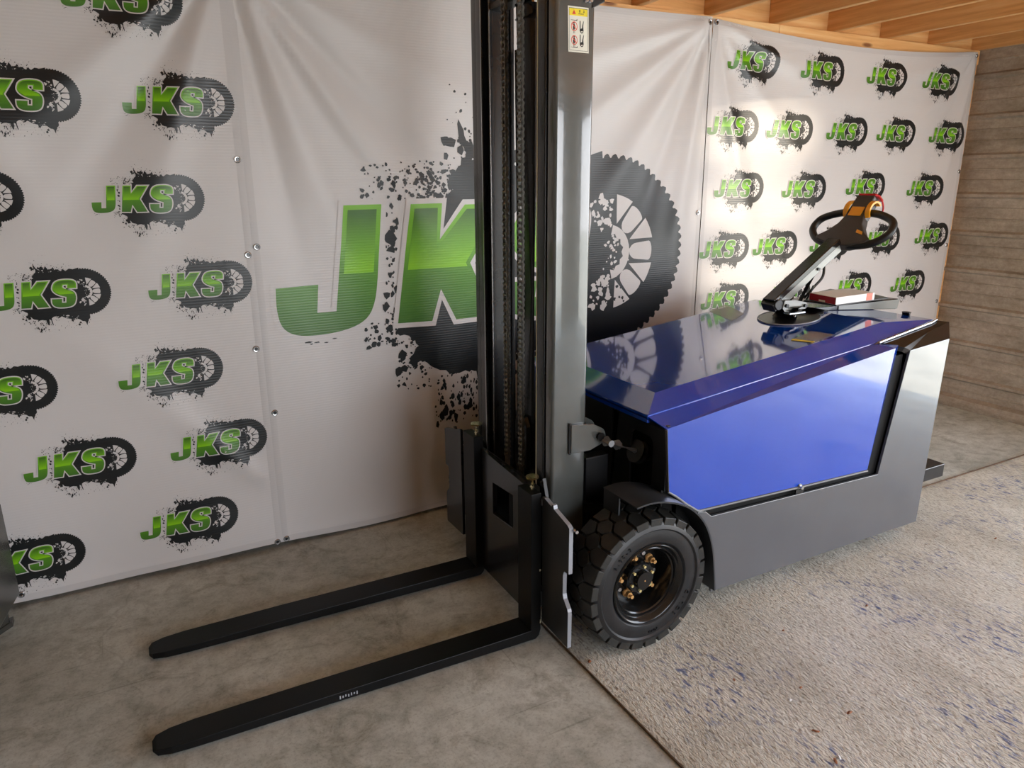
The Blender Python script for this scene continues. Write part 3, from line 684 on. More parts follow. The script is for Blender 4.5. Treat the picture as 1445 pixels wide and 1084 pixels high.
b = B(); cyl(b, a0 + dd * .155, a0 + dd * .36, .034, 24); cyl(b, a0 + dd * .140, a0 + dd * .165, .043, 24); tcb = obj('tilt_cylinder', b, 'shield', FK, smooth=True)
b = B(); cyl(b, a0 + dd * .03, a0 + dd * .15, .0105, 16); obj('piston_rod', b, 'edge', tcb, smooth=True)
b = B(); cyl(b, a0 - dd * .005, a0 + dd * .05, .019, 18); cyl(b, a0 + dd * .045, a0 + dd * .062, .015, 6); obj('clevis', b, 'edge', tcb, smooth=True)
b = B(); cyl(b, (1.424, 1.930, .712), (1.424, 2.0, .712), .0125, 16); obj('pivot_pin', b, 'edge', tcb, smooth=True)
# --- chassis
def side_plate(y, d):
    arc = [(1.752 + 0 * a, 0) for a in ()]
    P = [(1.80, .094), (3.045, .088), (3.077, .941), (2.815, .919), (2.716, .388), (1.775, .415), (1.745, .440), (1.712, .447), (1.69, .43), (1.74, .35), (1.778, .26), (1.792, .17)]
    b = B(); poly_prism(b, [(x, y, z) for x, z in P], (0, d, 0)); return b
obj('chassis_side', side_plate(1.78, .012), 'gray', FK, bevel=.0015)
obj('chassis_side', side_plate(mir(1.78), -.012), 'gray', FK, bevel=.0015)
b = B(); box(b, (1.60, 1.80, .20), (2.70, mir(1.80), .80)); box(b, (2.70, 1.80, .20), (2.80, mir(1.80), .90)); obj('battery_box', b, 'inner', FK)  # black fill behind the panel gaps, coloured as the shade inside
b = B(); box(b, (1.83, 1.793, .10), (3.04, mir(1.793), .2)); obj('chassis_floor', b, 'black', FK)
b = B(); poly_prism(b, [(3.040, 1.792, .09), (3.070, 1.792, .93), (3.055, 1.792, .93), (3.025, 1.792, .09)], (0, mir(1.792) - 1.792, 0)); obj('rear_plate', b, 'gray', FK)
# rear housing shoulder
for s in (0, 1):
    f = (lambda y: y) if s == 0 else mir
    b = B(); P = [(2.815, 1.78, .920), (3.077, 1.78, .942), (3.150, 1.836, .998), (3.105, 1.870, 1.003), (2.71, 1.852, .951), (2.775, 1.78, .936)]
    top = [b.verts.new((x, f(y), z)) for x, y, z in P]
    bot = [b.verts.new((x, f(y + (.01 if y < 1.8 else 0)), z - .02)) for x, y, z in P]
    c = b.verts.new((2.98, f(1.820), .970)); n = len(P)
    for i in range(n): b.faces.new((top[i], top[(i + 1) % n], c)); b.faces.new((top[i], top[(i + 1) % n], bot[(i + 1) % n], bot[i]))
    b.faces.new(bot); obj('rear_shoulder', b, 'armblack', FK)
b = B(); poly_prism(b, [(3.077, 1.79, .93), (3.092, 1.80, 1.006), (3.10, 1.87, 1.002), (3.10, mir(1.87), 1.002), (3.092, mir(1.80), 1.006), (3.077, mir(1.79), .93)], (.0, 0, .0)) if False else poly_prism(b, [(3.03, 1.80, .80), (3.073, 1.80, .93), (3.145, 1.84, .992), (3.10, 1.86, 1.0), (3.03, 1.86, .9)], (0, .88, 0)); obj('rear_cap', b, 'armblack', FK, bevel=.004)
# front bulkhead with opening
b = B(); x = 1.548
def rrect(y0, y1, z0, z1, r, n=4):
    P = []
    for (cy, cz, a0) in ((y1 - r, z1 - r, 0), (y0 + r, z1 - r, 90), (y0 + r, z0 + r, 180), (y1 - r, z0 + r, 270)):
        for k in range(n + 1): a = math.radians(a0 + 90 * k / n); P.append((x, cy + r * math.cos(a), cz + r * math.sin(a)))
    return P
H = rrect(1.855, 1.985, .50, .735, .03)
O = []
for p in H:
    c = (1.92, .617); dy, dz = p[1] - c[0], p[2] - c[1]
    k = min(abs((1.80 - c[0]) / dy) if dy < 0 else abs((2.10 - c[0]) / dy) if dy > 0 else 9e9, abs((.80 - c[1]) / dz) if dz > 0 else abs((.36 - c[1]) / dz) if dz < 0 else 9e9)
    O.append((x, c[0] + dy * k, c[1] + dz * k))
plate_hole(b, O, H, (.01, 0, 0)); box(b, (x, 2.10, .36), (x + .01, mir(1.80), .80)); box(b, (x, 1.785, .56), (x + .012, 1.80, .80))
obj('front_bulkhead', b, 'black', FK)
b = B(); poly_prism(b, [(1.545, 1.79, .785), (1.51, 1.855, .815), (1.51, mir(1.855), .815), (1.545, mir(1.79), .785)], (.02, 0, -.02)); obj('bulkhead_lip', b, 'black', FK)
b = B(); box(b, (1.555, 1.80, .36), (1.60, 1.855, .80)); box(b, (1.60, 1.80, .36), (1.62, 2.6, .5)); obj('inner_frame', b, 'inner', FK)
b = B(); box(b, (1.37, 2.0, .16), (1.56, 2.60, .34)); box(b, (1.40, 2.05, .34), (1.50, 2.10, .62)); box(b, (1.40, 2.5, .34), (1.50, 2.55, .62)); poly_prism(b, [(1.37, 2.02, .42), (1.55, 2.02, .36), (1.55, 2.02, .40), (1.37, 2.02, .46)], (0, .56, 0)); cyl(b, (1.445, 1.93, .252), (1.445, mir(1.93), .252), .05, 20)
obj('drive_axle', b, 'black', FK, bevel=.004)
# hood
def dz_(x): return .869 + (min(x, 2.84) - 1.615) * .1135
Pt, Pc, Kt, R_, T_ = (1.615, 1.94, .869), (1.513, 1.85, .824), (2.84, 1.94, 1.008), (2.683, 1.85, .952), (3.098, 1.872, 1.008)
b = B(); f = {}
for nme, p in (('Pt', Pt), ('Pc', Pc), ('Kt', Kt), ('R', R_), ('T', T_)):
    f[nme] = b.verts.new(p); f[nme + 'm'] = b.verts.new((p[0], mir(p[1]), p[2])); f[nme + 'd'] = b.verts.new((p[0] + .004, p[1] + .006, p[2] - .03)); f[nme + 'dm'] = b.verts.new((p[0] + .004, mir(p[1] + .006), p[2] - .03))
F = lambda *k: b.faces.new([f[q] for q in k])
F('Pt', 'Kt', 'Ktm', 'Ptm'); F('Kt', 'T', 'Tm', 'Ktm'); F('Pc', 'R', 'Kt', 'Pt'); F('R', 'T', 'Kt'); F('Pcm', 'Ptm', 'Ktm', 'Rm'); F('Rm', 'Ktm', 'Tm'); F('Pc', 'Pt', 'Ptm', 'Pcm')
F('Pc', 'Pcd', 'Rd', 'R'); F('R', 'Rd', 'Td', 'T'); F('T', 'Td', 'Tdm', 'Tm'); F('Pcm', 'Rm', 'Rdm', 'Pcdm'); F('Rm', 'Tm', 'Tdm', 'Rdm'); F('Pc', 'Pcm', 'Pcdm', 'Pcd'); F('Pcd', 'Pcdm', 'Rdm', 'Rd'); F('Rd', 'Rdm', 'Tdm', 'Td')
hood = obj('hood', b, 'blue', FK, bevel=.003); hood['label'] = 'glossy royal blue sloped hood'
b = B(); tube(b, [(2.668, 1.845, .948), (2.70, 1.845, .952), (3.06, 1.858, 1.000), (3.106, 1.866, 1.008)], .0055, 8); obj('hood_edge_strip', b, 'steel', hood, smooth=True)
# side panel
A_, E_ = (1.540, 1.78, .792), (2.747, 1.78, .944)
for s in (0, 1):
    ff = (lambda p: p) if s == 0 else (lambda p: (p[0], mir(p[1]), p[2]))
    b = B(); D = .012 if s == 0 else -.012
    Q = [A_, (1.562, 1.78, .561), (1.707, 1.78, .456), (2.640, 1.78, .424), (2.716, 1.78, .940)]
    v = [b.verts.new(ff(p)) for p in Q]; b.faces.new(v)
    r1 = b.verts.new(ff((2.665, 1.797, .424))); r2 = b.verts.new(ff((2.757, 1.797, .945)))
    b.faces.new((v[3], r1, r2, v[4]))
    t1 = b.verts.new(ff((R_[0] - .012, 1.852, .949))); t0 = b.verts.new(ff((1.516, 1.852, .820))); nt1 = b.verts.new(ff((1.524, 1.838, .816)))
    b.faces.new((v[0], v[4], t1, t0)); b.faces.new((v[4], r2, t1))
    sp = obj('side_panel', b, 'blue', FK)
    so = sp.modifiers.new('solid', 'SOLIDIFY'); so.thickness = .004; so.offset = -1
    if s == 0:
        sp['label'] = 'glossy blue side panel with grey edging'
        b = B(); tube(b, [(1.538, 1.779, .79), (1.560, 1.779, .559), (1.60, 1.779, .531), (1.65, 1.779, .490), (1.706, 1.779, .452), (1.76, 1.779, .45), (2.22, 1.779, .433), (2.64, 1.779, .420)], .0048, 8); obj('edge_trim', b, 'trim', sp, smooth=True)
        b = B(); cyl(b, (2.232, 1.776, .436), (2.232, 1.764, .436), .0085, 6); cyl(b, (2.232, 1.779, .436), (2.232, 1.776, .436), .012, 14); obj('bolt', b, 'steel', sp)
        b = B(); box(b, (2.21, 1.776, .405), (2.255, 1.782, .428)); obj('tab', b, 'dark', sp)
# fenders
def fender(s):
    f = (lambda y: y) if s == 0 else mir
    prof = bez([(1.402, .0, .548), (1.455, 0, .553), (1.52, 0, .545), (1.60, 0, .517), (1.665, 0, .474), (1.722, 0, .405), (1.760, 0, .31), (1.778, 0, .21), (1.789, 0, .122)], 4)
    prof = [Vector((p.x * .974, 0, 1.6 - (1.6 - p.z) * .974)) for p in prof]
    b = B(); n = len(prof); rows = []
    for i, p in enumerate(prof):
        nx_ = Vector((0, 0, 1)); t = (prof[min(i + 1, n - 1)] - prof[max(i - 1, 0)]).normalized(); nn = Vector((-t.z, 0, t.x)) * (1 if t.x > 0 or True else -1)
        inner = 1.89 if p.x < 1.705 else 1.80
        ys = (1.700, 1.700 + .6 * (inner - 1.700), inner); 
        rows.append([b.verts.new((p.x, f(y), p.z)) for y in ys] + [b.verts.new((p.x - nn.x * .006, f(y), p.z - nn.z * .006)) for y in reversed(ys)])
    for q, r in zip(rows, rows[1:]):
        for k in range(6): b.faces.new((q[k], q[(k + 1) % 6], r[(k + 1) % 6], r[k]))
    b.faces.new(rows[0]); b.faces.new(list(reversed(rows[-1])))
    o = obj('fender', b, 'shield', FK, smooth=True, angle=40)
    b = B(); box(b, (1.366, min(f(1.80), f(1.888)), .500), (1.372, max(f(1.80), f(1.888)), .573)); obj('fender_flap', b, 'shield', o)
    return o
fender(0); fender(1)
# --- wheels
def build_wheel(cx, cy, cz, sgn):
    """cy = outer face y, sgn=+1 body lies towards +y"""
    w = obj('wheel', lathe_y(B(), [(.122, .030), (.118, .034), (.112, .115), (0, .115)], 56), 'rim', FK, smooth=True)
    w.location = (cx, cy, cz); w.scale = (1, sgn, 1); w['label'] = 'black wheel with a chunky solid rubber tyre'
    # tyre carcass
    prof = [(.148, .175), (.21, .182), (.232, .176), (.238, .165), (.238, .025), (.233, .012), (.226, .006), (.217, .003), (.211, .001), (.207, .000), (.204, .003), (.201, .006), (.190, .0045), (.172, .003), (.158, .006), (.154, .010), (.151, .016), (.148, .024)]
    t = obj('tyre', lathe_y(B(), prof, 96), 'rubber', w, smooth=True, angle=28)
    # rim flange and dish
    obj('rim', lathe_y(B(), [(.163, .018), (.161, .010), (.156, .006), (.150, .009), (.147, .018), (.141, .024), (.137, .022), (.133, .028), (.131, .045), (.128, .11), (.118, .122), (.075, .118), (.070, .104)], 72), 'rim', w, smooth=True, angle=50)
    hub = obj('hub', lathe_y(B(), [(.105, .118), (.100, .104), (.064, .102), (.062, .060), (.058, .054), (.038, .053), (.036, .040), (.034, .034), (0, .033)], 40), 'rim', w, smooth=True, angle=30)
    b = B(); cyl(b, (0, .033, 0), (0, .0322, 0), .003, 8); obj('hub_centre', b, 'gold', hub)
    for k in range(5):
        a = math.radians(104 + 72 * k); c = Vector((.083 * math.cos(a), 0, .083 * math.sin(a))); b = B()
        tube(b, [c + Vector((0, .104, 0)), c + Vector((0, .092, 0)), c + Vector((0, .090, 0)), c + Vector((0, .076, 0))], [.016, .016, .0125, .0125], 6); cyl(b, c + Vector((0, .078, 0)), c + Vector((0, .062, 0)), .0075, 10); cyl(b, c + Vector((0, .1, 0)), c + Vector((0, .095, 0)), .017, 16)
        obj('wheel_nut', b, 'gold', w)
        a = math.radians(68 + 72 * k); c = Vector((.086 * math.cos(a), 0, .086 * math.sin(a))); b = B(); cyl(b, c + Vector((0, .104, 0)), c + Vector((0, .084, 0)), .0085, 6); obj('stud', b, 'steel', w)
    for k in range(6):
        a = math.radians(80 + 60 * k); c = Vector((.049 * math.cos(a), 0, .049 * math.sin(a))); b = B(); cyl(b, c + Vector((0, .056, 0)), c + Vector((0, .045, 0)), .0062, 6); obj('hub_bolt', b, 'palegold', w)
    for ch_ in w.children:
        if ch_ is not t: ch_.scale = (.93, 1, .93)
    # tread lugs
    n = 25; st = 2 * PI / n; LB = B()
    def lugp(poly, r0, r1, a_off, taper=.93):
        lo = []; hi = []; ca = sum(p[0] for p in poly) / len(poly); cyy = sum(p[1] for p in poly) / len(poly)
        for (a, y) in poly:
            aa = a_off + a * st; lo.append(LB.verts.new((r0 * math.cos(aa), y, r0 * math.sin(aa))))
            aa = a_off + (ca + (a - ca) * taper) * st; yy = cyy + (y - cyy) * (.97 if y > .02 else 1); rr = r1 - (.010 if y < .012 else .002 if y < .06 or y > .15 else 0); hi.append(LB.verts.new((rr * math.cos(aa), yy, rr * math.sin(aa))))
        LB.faces.new(hi); m = len(poly)
        for i in range(m): LB.faces.new((lo[i], lo[(i + 1) % m], hi[(i + 1) % m], hi[i]))
    for k in range(n):
        a = k * st
        lugp([(-.42, .004), (.42, .004), (.455, .038), (.43, .050), (.05, .071), (-.12, .070), (-.43, .054)], .214, .256, a, .98)
        lugp([(.50, .056), (.62, .056), (.95, .077), (.955, .104), (.62, .124), (.42, .124), (.045, .106), (.06, .077), (.42, .058)], .235, .256, a, .97)
        lugp([(-.43, .131), (-.02, .110), (.10, .111), (.44, .130), (.44, .172), (-.43, .172)], .225, .256, a, .98)
    obj('tread', LB, 'lug', w, bevel=.0016, seg=1)
    # moulded sidewall lettering
    def letters(txt, r, a0, step, size):
        for i, chh in enumerate(txt):
            if chh == ' ': continue
            cu = bpy.data.curves.new('t', 'FONT'); cu.body = chh; cu.size = size; cu.extrude = .0030; cu.align_x = 'CENTER'; cu.align_y = 'CENTER'
            ot = bpy.data.objects.new('t', cu); C.objects.link(ot); dg = bpy.context.evaluated_depsgraph_get(); me = bpy.data.meshes.new_from_object(ot.evaluated_get(dg)); bpy.data.objects.remove(ot)
            a = math.radians(a0 + step * i); me.materials.clear(); me.materials.append(M['rubber']); me.name = 'moulded_letter'
            # text plane XY -> XZ facing -y ; glyph base towards hub or rim
            up = Vector((math.cos(a), 0, math.sin(a))) * (1 if step < 0 else -1); right = Vector((up.z, 0, -up.x)); 
            R = Matrix((right, up, Vector((0, -1, 0)))).transposed().to_4x4(); R.translation = Vector((r * math.cos(a), .0035, r * math.sin(a)))
            me.transform(R); o = bpy.data.objects.new('moulded_letter', me); link(o, t)
    if sgn > 0:
        letters('SOLID', .183, -52, 7.0, .024); letters('6.00-9', .183, 146, -5.0, .020); letters('MADE', .187, -88, 3.4, .013)
    return w
build_wheel(1.447, 1.708, .263, 1); build_wheel(1.447, mir(1.708), .263, -1)
# support wheel at the rear, under the body
b = B(); lathe_y(b, [(0, -.04), (.07, -.04), (.09, -.03), (.09, .03), (.07, .04), (0, .04)], 28, (2.7, 2.3, .103)); obj('drive_wheel', b, 'rubber', FK, smooth=True)
# rear step
b = B(); box(b, (3.06, 1.895, .195), (3.405, 2.70, .262)); obj('rear_step', b, 'dark', FK, bevel=.004)
# --- black pivot plate and raised console on deck
def deckpt(x, y, h): return (x, y, dz_(x) + h)
ring = []
c0 = (2.665, 2.285); rr = .135
for k in range(25):
    a = math.radians(35 + (325 - 35) * k / 24); ring.append((c0[0] + rr * math.cos(a), c0[1] + rr * math.sin(a)))
P = [(p[0], p[1]) for p in ring] + [(2.80, 2.205), (2.84, 2.238), (2.88, 2.246), (2.925, 2.246), (2.925, 2.42), (2.80, 2.40)]
b = B(); poly_prism(b, [deckpt(x, y, .0005) for x, y in P], (0, 0, .004)); pv = obj('pivot_plate', b, 'black', hood)
b = B(); tube(b, [Vector(deckpt(x, y, .004)) for x, y in ring], .0035, 6); obj('pivot_rim', b, 'edge', pv, smooth=True)
b = B(); v0 = [(2.875, 2.246, 1.008), (2.93, 2.24, 1.008), (3.195, 2.120, 1.008), (3.195, 2.50, 1.008), (2.875, 2.45, 1.008)]; v1 = [(2.78, 2.262, 1.030), (2.93, 2.238, 1.030), (3.20, 2.118, 1.058), (3.20, 2.50, 1.058), (2.78, 2.46, 1.03)]
a = [b.verts.new(p) for p in v0]; c = [b.verts.new(p) for p in v1]; b.faces.new(a); b.faces.new(c)
for i in range(5): b.faces.new((a[i], a[(i + 1) % 5], c[(i + 1) % 5], c[i]))
obj('raised_console', b, 'dark', hood, bevel=.003)
b = B(); poly_prism(b, [(2.935, 2.2345, 1.011), (3.195, 2.1165, 1.011), (3.20, 2.1140, 1.056), (2.935, 2.2345, 1.029)], (0, -.0015, 0)); obj('console_side_sheen', b, 'silver', hood)  # paler than the console; the outdoor reflection on its side is put into colour
b = B(); lathe_y(b, [(0, 0)], 3) if False else cyl(b, (3.092, 2.0, 1.0), (3.092, 2.0, 1.022), .02, 16); obj('rubber_stop', b, 'grip', hood)
# deck stickers (clear film, one with a yellow caution strip)
def film():
    m, nt, bs = new_mat('clear_sticker_film'); bs.inputs['Base Color'].default_value = (.55, .52, .45, 1); bs.inputs['Roughness'].default_value = .2; bs.inputs['Alpha'].default_value = .35; return m
M['film'] = film()
b = B(); poly_prism(b, [deckpt(*p, .001) for p in ((2.471, 2.443), (2.536, 2.669), (2.678, 2.700), (2.601, 2.495))], (0, 0, .0006)); obj('instruction_sticker', b, 'film', hood)
b = B(); Qs = [(2.398, 2.034), (2.554, 2.065), (2.569, 1.960), (2.425, 1.948)]; poly_prism(b, [deckpt(*p, .001) for p in Qs], (0, 0, .0006)); st2 = obj('caution_sticker', b, 'film', hood)
b = B(); poly_prism(b, [deckpt(*p, .002) for p in ((2.398, 2.034), (2.416, 2.038), (2.443, 1.950), (2.425, 1.948))], (0, 0, .0005)); obj('yellow_strip', b, 'yellow', st2)
# --- tiller
bx = Vector((2.655, 2.30, 1.0))
b = B(); cyl(b, bx + Vector((0, 0, -.005)), bx + Vector((0, 0, .03)), .055, 28); cyl(b, bx + Vector((-.0, 0, .03)), bx + Vector((0, 0, .045)), .07, 28); tl = obj('tiller', b, 'black', FK, smooth=True); tl['label'] = 'tilted steering tiller with looped handle'
aB = Vector((2.560, 2.30, 1.068)); aT = Vector((2.945, 2.30, 1.318)); ad = (aT - aB).normalized(); an = Vector((-ad.z, 0, ad.x)); ay = Vector((0, 1, 0))
def obox(bm, o, u, v, n_, u0, u1, v0, v1, n0, n1):
    r = bmesh.ops.create_cube(bm, size=1)
    for q in r['verts']:
        c = q.co; q.co = o + u * (u0 + (c.x + .5) * (u1 - u0)) + v * (v0 + (c.y + .5) * (v1 - v0)) + n_ * (n0 + (c.z + .5) * (n1 - n0))
L = (aT - aB).length
b = B(); obox(b, aB, ad, ay, an, -.01, L, -.033, .033, -.004, .024); obj('arm_cover', b, 'armblack', tl, bevel=.004)
b = B(); obox(b, aB, ad, ay, an, .0, L - .01, -.028, .028, -.040, -.004); obj('arm_channel', b, 'silver', tl, bevel=.002)
b = B(); cyl(b, aB + ay * -.042 - an * .01, aB + ay * .042 - an * .01, .026, 20); obox(b, aB, ad, ay, an, -.03, .03, -.036, .036, -.03, .01); obj('pivot_knuckle', b, 'black', tl, bevel=.004)
for s in (-1, 1):
    b = B(); P = [(2.585, 1.042), (2.595, 1.078), (2.66, 1.076), (2.735, 1.060), (2.742, 1.045), (2.735, 1.030), (2.66, 1.026), (2.60, 1.026)]
    poly_prism(b, [(x, 2.30 + s * .040, z) for x, z in P], (0, s * .006, 0)); lp = obj('link_plate', b, 'silver', tl, bevel=.001)
    for x, z in ((2.604, 1.055), (2.725, 1.045)):
        b = B(); cyl(b, (x, 2.30 + s * .046, z), (x, 2.30 + s * .056, z), .009, 6); obj('bolt', b, 'black', lp)
b = B(); cyl(b, (2.722, 2.288, 1.045), (2.80, 2.288, 1.175), .010, 16); gs = obj('gas_strut', b, 'black', tl, smooth=True)
b = B(); cyl(b, (2.738, 2.268, 1.045), (2.79, 2.268, 1.13), .006, 12); obj('strut_rod', b, 'chrome', gs, smooth=True)
b = B(); hel = [Vector((2.70 + .07 * t, 2.325, 1.05 + .11 * t)) + Vector((.011 * math.cos(t * 60), .011 * math.sin(t * 60), 0)) for t in [k / 90 for k in range(91)]]; tube(b, hel, .0028, 6); obj('coiled_cable', b, 'grip', tl, smooth=True)
b = B(); tube(b, bez([(2.88, 2.30, 1.235), (2.86, 2.28, 1.17), (2.82, 2.29, 1.12), (2.77, 2.30, 1.07)], 6), .006, 8); obj('cable', b, 'grip', tl, smooth=True)
p = aB + ad * (L * .62); b = B(); cyl(b, p + ay * -.028 - an * .022, p + ay * -.036 - an * .022, .008, 6); obj('bolt', b, 'black', tl)
b = B(); box(b, (2.60, 2.225, 1.018), (2.70, 2.26, 1.024)); obj('limit_bracket', b, 'steel', tl)
b = B(); cyl(b, (2.64, 2.232, 1.018), (2.64, 2.232, 1.006), .006, 8); obj('bolt', b, 'steel', tl)
# head
hO = Vector((2.975, 2.295, 1.308)); ha = Vector((.60, 0, .80)).normalized(); hn = Vector((-ha.z, 0, ha.x))
def hp(bb, a, n=0): return hO + ay * bb + ha * a + hn * n
hd = obj('tiller_head', poly_prism(B(), [hp(*q, .020) for q in ((-.042, -.015), (-.13, .012), (-.145, .028), (-.095, .065), (-.064, .105), (-.050, .145), (-.050, .19), (-.046, .262), (.046, .262), (.050, .19), (.050, .145), (.064, .105), (.095, .065), (.145, .028), (.13, .012), (.042, -.015))], -hn * .05), 'plastic', tl, bevel=.006, seg=3)
for s in (-1, 1):
    b = B(); tube(b, bez([hp(s * .035, .000, -.006), hp(s * .09, .004, -.006), hp(s * .150, .022, -.006), hp(s * .196, .060, -.006), hp(s * .208, .098, -.006), hp(s * .188, .140, -.006), hp(s * .130, .168, -.006), hp(s * .075, .180, -.006), hp(s * .045, .180, -.006)], 6), .0175, 16); obj('handle_loop', b, 'grip', tl, smooth=True)
    b = B(); rows = []   # butterfly throttle, curled paddle
    for k in range(11):
        t = math.radians(-75 + 190 * k / 10); rr2 = .050
        rows.append([b.verts.new(hp(s * (.048 + w_), .195 + rr2 * math.sin(t) * (1 - .1 * w_ / .03), -.008 + rr2 * math.cos(t) * .8)) for w_ in (0, .012, .022)] + [b.verts.new(hp(s * (.048 + w_), .195 + (rr2 - .012) * math.sin(t), -.008 + (rr2 - .012) * math.cos(t) * .8)) for w_ in (.022, .012, 0)])
    for q, r in zip(rows, rows[1:]):
        for k in range(6): b.faces.new((q[k], q[(k + 1) % 6], r[(k + 1) % 6], r[k]))
    b.faces.new(rows[0]); b.faces.new(list(reversed(rows[-1]))); obj('butterfly_throttle', b, 'orange', tl, smooth=True, angle=50)
b = B(); poly_prism(b, [hp(-.034, .145, .021), hp(.034, .145, .021), hp(.034, .195, .021), hp(-.034, .195, .021)], hn * .003); obj('orange_button_panel', b, 'orange', hd, bevel=.002)
b = B(); poly_prism(b, [hp(-.098, .046, .0205), hp(-.062, .056, .0205), hp(-.060, .072, .0205), hp(-.092, .062, .0205)], hn * .003); obj('orange_tag', b, 'orange', hd)
b = B(); poly_prism(b, [hp(-.044, .262, .018), hp(.044, .262, .018), hp(.052, .268, -.005), hp(.05, .270, -.045), hp(-.05, .270, -.045), hp(-.052, .268, -.005)], ha * .012); obj('belly_button', b, 'redp', hd, bevel=.004)
b = B(); tube(b, bez([hp(-.050, .27, .0), hp(-.062, .262, -.02), hp(-.066, .24, -.05), hp(-.066, .21, -.06)], 5), .004, 8); obj('red_guard', b, 'redp', hd)
# --- mast warning sticker
b = B(); sx0, sz0, SW, SH = 1.2655, 1.977, .0735, .1255
def sp_(u, v, h=0): return (sx0 + u * SW - v * .004, 1.9998 - h, sz0 + v * SH + u * .000)
def quad(u0, v0, u1, v1, h): return [sp_(u0, v0, h), sp_(u1, v0, h), sp_(u1, v1, h), sp_(u0, v1, h)]
poly_prism(b, quad(0, 0, 1, 1, .0002), (0, -.0006, 0)); stk = obj('warning_sticker', b, 'paper', near); stk['label'] = 'white and yellow crush warning sticker'
def flat(name, polys, mat, h):
    b = B()
    for P in polys:
        for t in tess(P): b.faces.new([b.verts.new(sp_(u, v, h)) for u, v in t])
    return obj(name, b, mat, stk)
def ringp(cu, cv, ru, rv, k=.84, n=24): return [[(cu + ru * math.cos(2 * PI * i / n), cv + rv * math.sin(2 * PI * i / n)), (cu + ru * math.cos(2 * PI * (i + 1) / n), cv + rv * math.sin(2 * PI * (i + 1) / n)), (cu + k * ru * math.cos(2 * PI * (i + 1) / n), cv + k * rv * math.sin(2 * PI * (i + 1) / n)), (cu + k * ru * math.cos(2 * PI * i / n), cv + k * rv * math.sin(2 * PI * i / n))] for i in range(n)]
def rect(u0, v0, u1, v1): return [(u0, v0), (u1, v0), (u1, v1), (u0, v1)]
flat('yellow_header', [rect(.06, .80, .94, .96)], 'yellow', .0010)
flat('border_line', [rect(.05, .035, .955, .043), rect(.05, .955, .955, .965), rect(.05, .035, .062, .965), rect(.943, .035, .955, .965)], 'stblack', .0011)
flat('red_triangle', [[(.20, .83), (.38, .83), (.29, .93)]], 'stred', .0013)
flat('header_characters', [rect(.285, .85, .298, .90), rect(.53, .882, .60, .892), rect(.53, .90, .60, .91), rect(.53, .918, .60, .928), rect(.555, .875, .572, .93), rect(.73, .882, .80, .892), rect(.745, .905, .79, .913), rect(.76, .875, .775, .93), rect(.745, .92, .79, .928), rect(.50, .835, .515, .86), rect(.53, .835, .55, .86), rect(.565, .835, .58, .86), rect(.60, .835, .615, .86), rect(.63, .835, .65, .86), rect(.665, .835, .68, .86), rect(.70, .835, .715, .86), rect(.735, .835, .75, .86)], 'stblack', .0014)
for cv in (.565, .265):
    flat('person_pictogram', [[(.28 + .035 * math.cos(2 * PI * i / 10), cv + .075 + .022 * math.sin(2 * PI * i / 10)) for i in range(10)], [(.25, cv + .05), (.31, cv + .055), (.345, cv + .0), (.33, cv - .03), (.31, cv - .075), (.24, cv - .075), (.225, cv - .02)], rect(.25, cv - .155, .268, cv - .075), rect(.30, cv - .155, .318, cv - .075)], 'stblack', .0012)
    flat('prohibition_ring', ringp(.29, cv, .155, .105) + [[(.17, cv + .06), (.19, cv + .075), (.41, cv - .06), (.39, cv - .075)]], 'stred', .0014)
    fy = cv + .135 if cv > .4 else cv - .16
    flat('fork_pictogram', [[(.12, fy), (.38, fy - .012), (.44, fy - .012), (.44, fy + .03), (.42, fy + .03), (.40, fy + .004), (.12, fy + .006)]], 'stblack', .0013)
    flat('truck_pictogram', [rect(.56, cv - .10, .60, cv + .13), [(.60, cv - .06), (.66, cv - .05), (.68, cv + .02), (.74, cv + .13), (.76, cv + .13), (.73, cv + .01), (.75, cv - .08), (.60, cv - .1)]] + ringp(.655, cv - .085, .085, .055, .6, 16) + [[(.655 + .015 * math.cos(2 * PI * i / 8), cv - .085 + .01 * math.sin(2 * PI * i / 8)) for i in range(8)]], 'stblack', .0013)

# ---------------------------------------------------------------- loose things on the deck
def U(u, v, z):
    d = RMm @ Vector((u - 722.5, v - 542, 1015.0)); return camC + d * ((z - 1.6) / d.z)
zt = 1.060
b = B(); tp = [U(1134, 426, zt), U(1180, 432.5, zt), U(1253, 422, zt), U(1215, 413, zt)]
tab = tag(obj('tray', poly_prism(b, [tuple(p) for p in tp], (0, 0, .008)), 'black', bevel=.002), 'thin black flat tray on the truck hood under the white and red box', 'tray')
zc = zt + .009
cp = [U(1141.5, 423, zc), U(1179, 430.5, zc), U(1233.5, 423, zc), U(1196, 416.5, zc)]
b = B(); poly_prism(b, [tuple(p) for p in cp], (0, 0, .033)); cart = thing('carton', 'small white and red carton on the black tray behind the tiller', 'box', tuple(cp[1]))
for v in b.verts: v.co -= Vector(cp[1])
obj('carton_body', b, 'white', cart, bevel=.0015)
def side_quad(a, c, t0, t1, h0, h1, off_):
    a, c = a - cp[1], c - cp[1]; d = c - a; n_ = d.cross(Vector((0, 0, 1))).normalized(); cen = (cp[0] + cp[2]) / 2 - cp[1]
    if n_.dot(cen - (a + c) / 2) > 0: n_ = -n_
    o1 = n_ * off_; return [a + d * t0 + o1 + Vector((0, 0, h0)), a + d * t1 + o1 + Vector((0, 0, h0)), a + d * t1 + o1 + Vector((0, 0, h1)), a + d * t0 + o1 + Vector((0, 0, h1))]
b = B(); b.faces.new([b.verts.new(p) for p in side_quad(cp[0], cp[1], .02, .985, .0015, .031, .0008)]); obj('red_end', b, 'redc', cart)
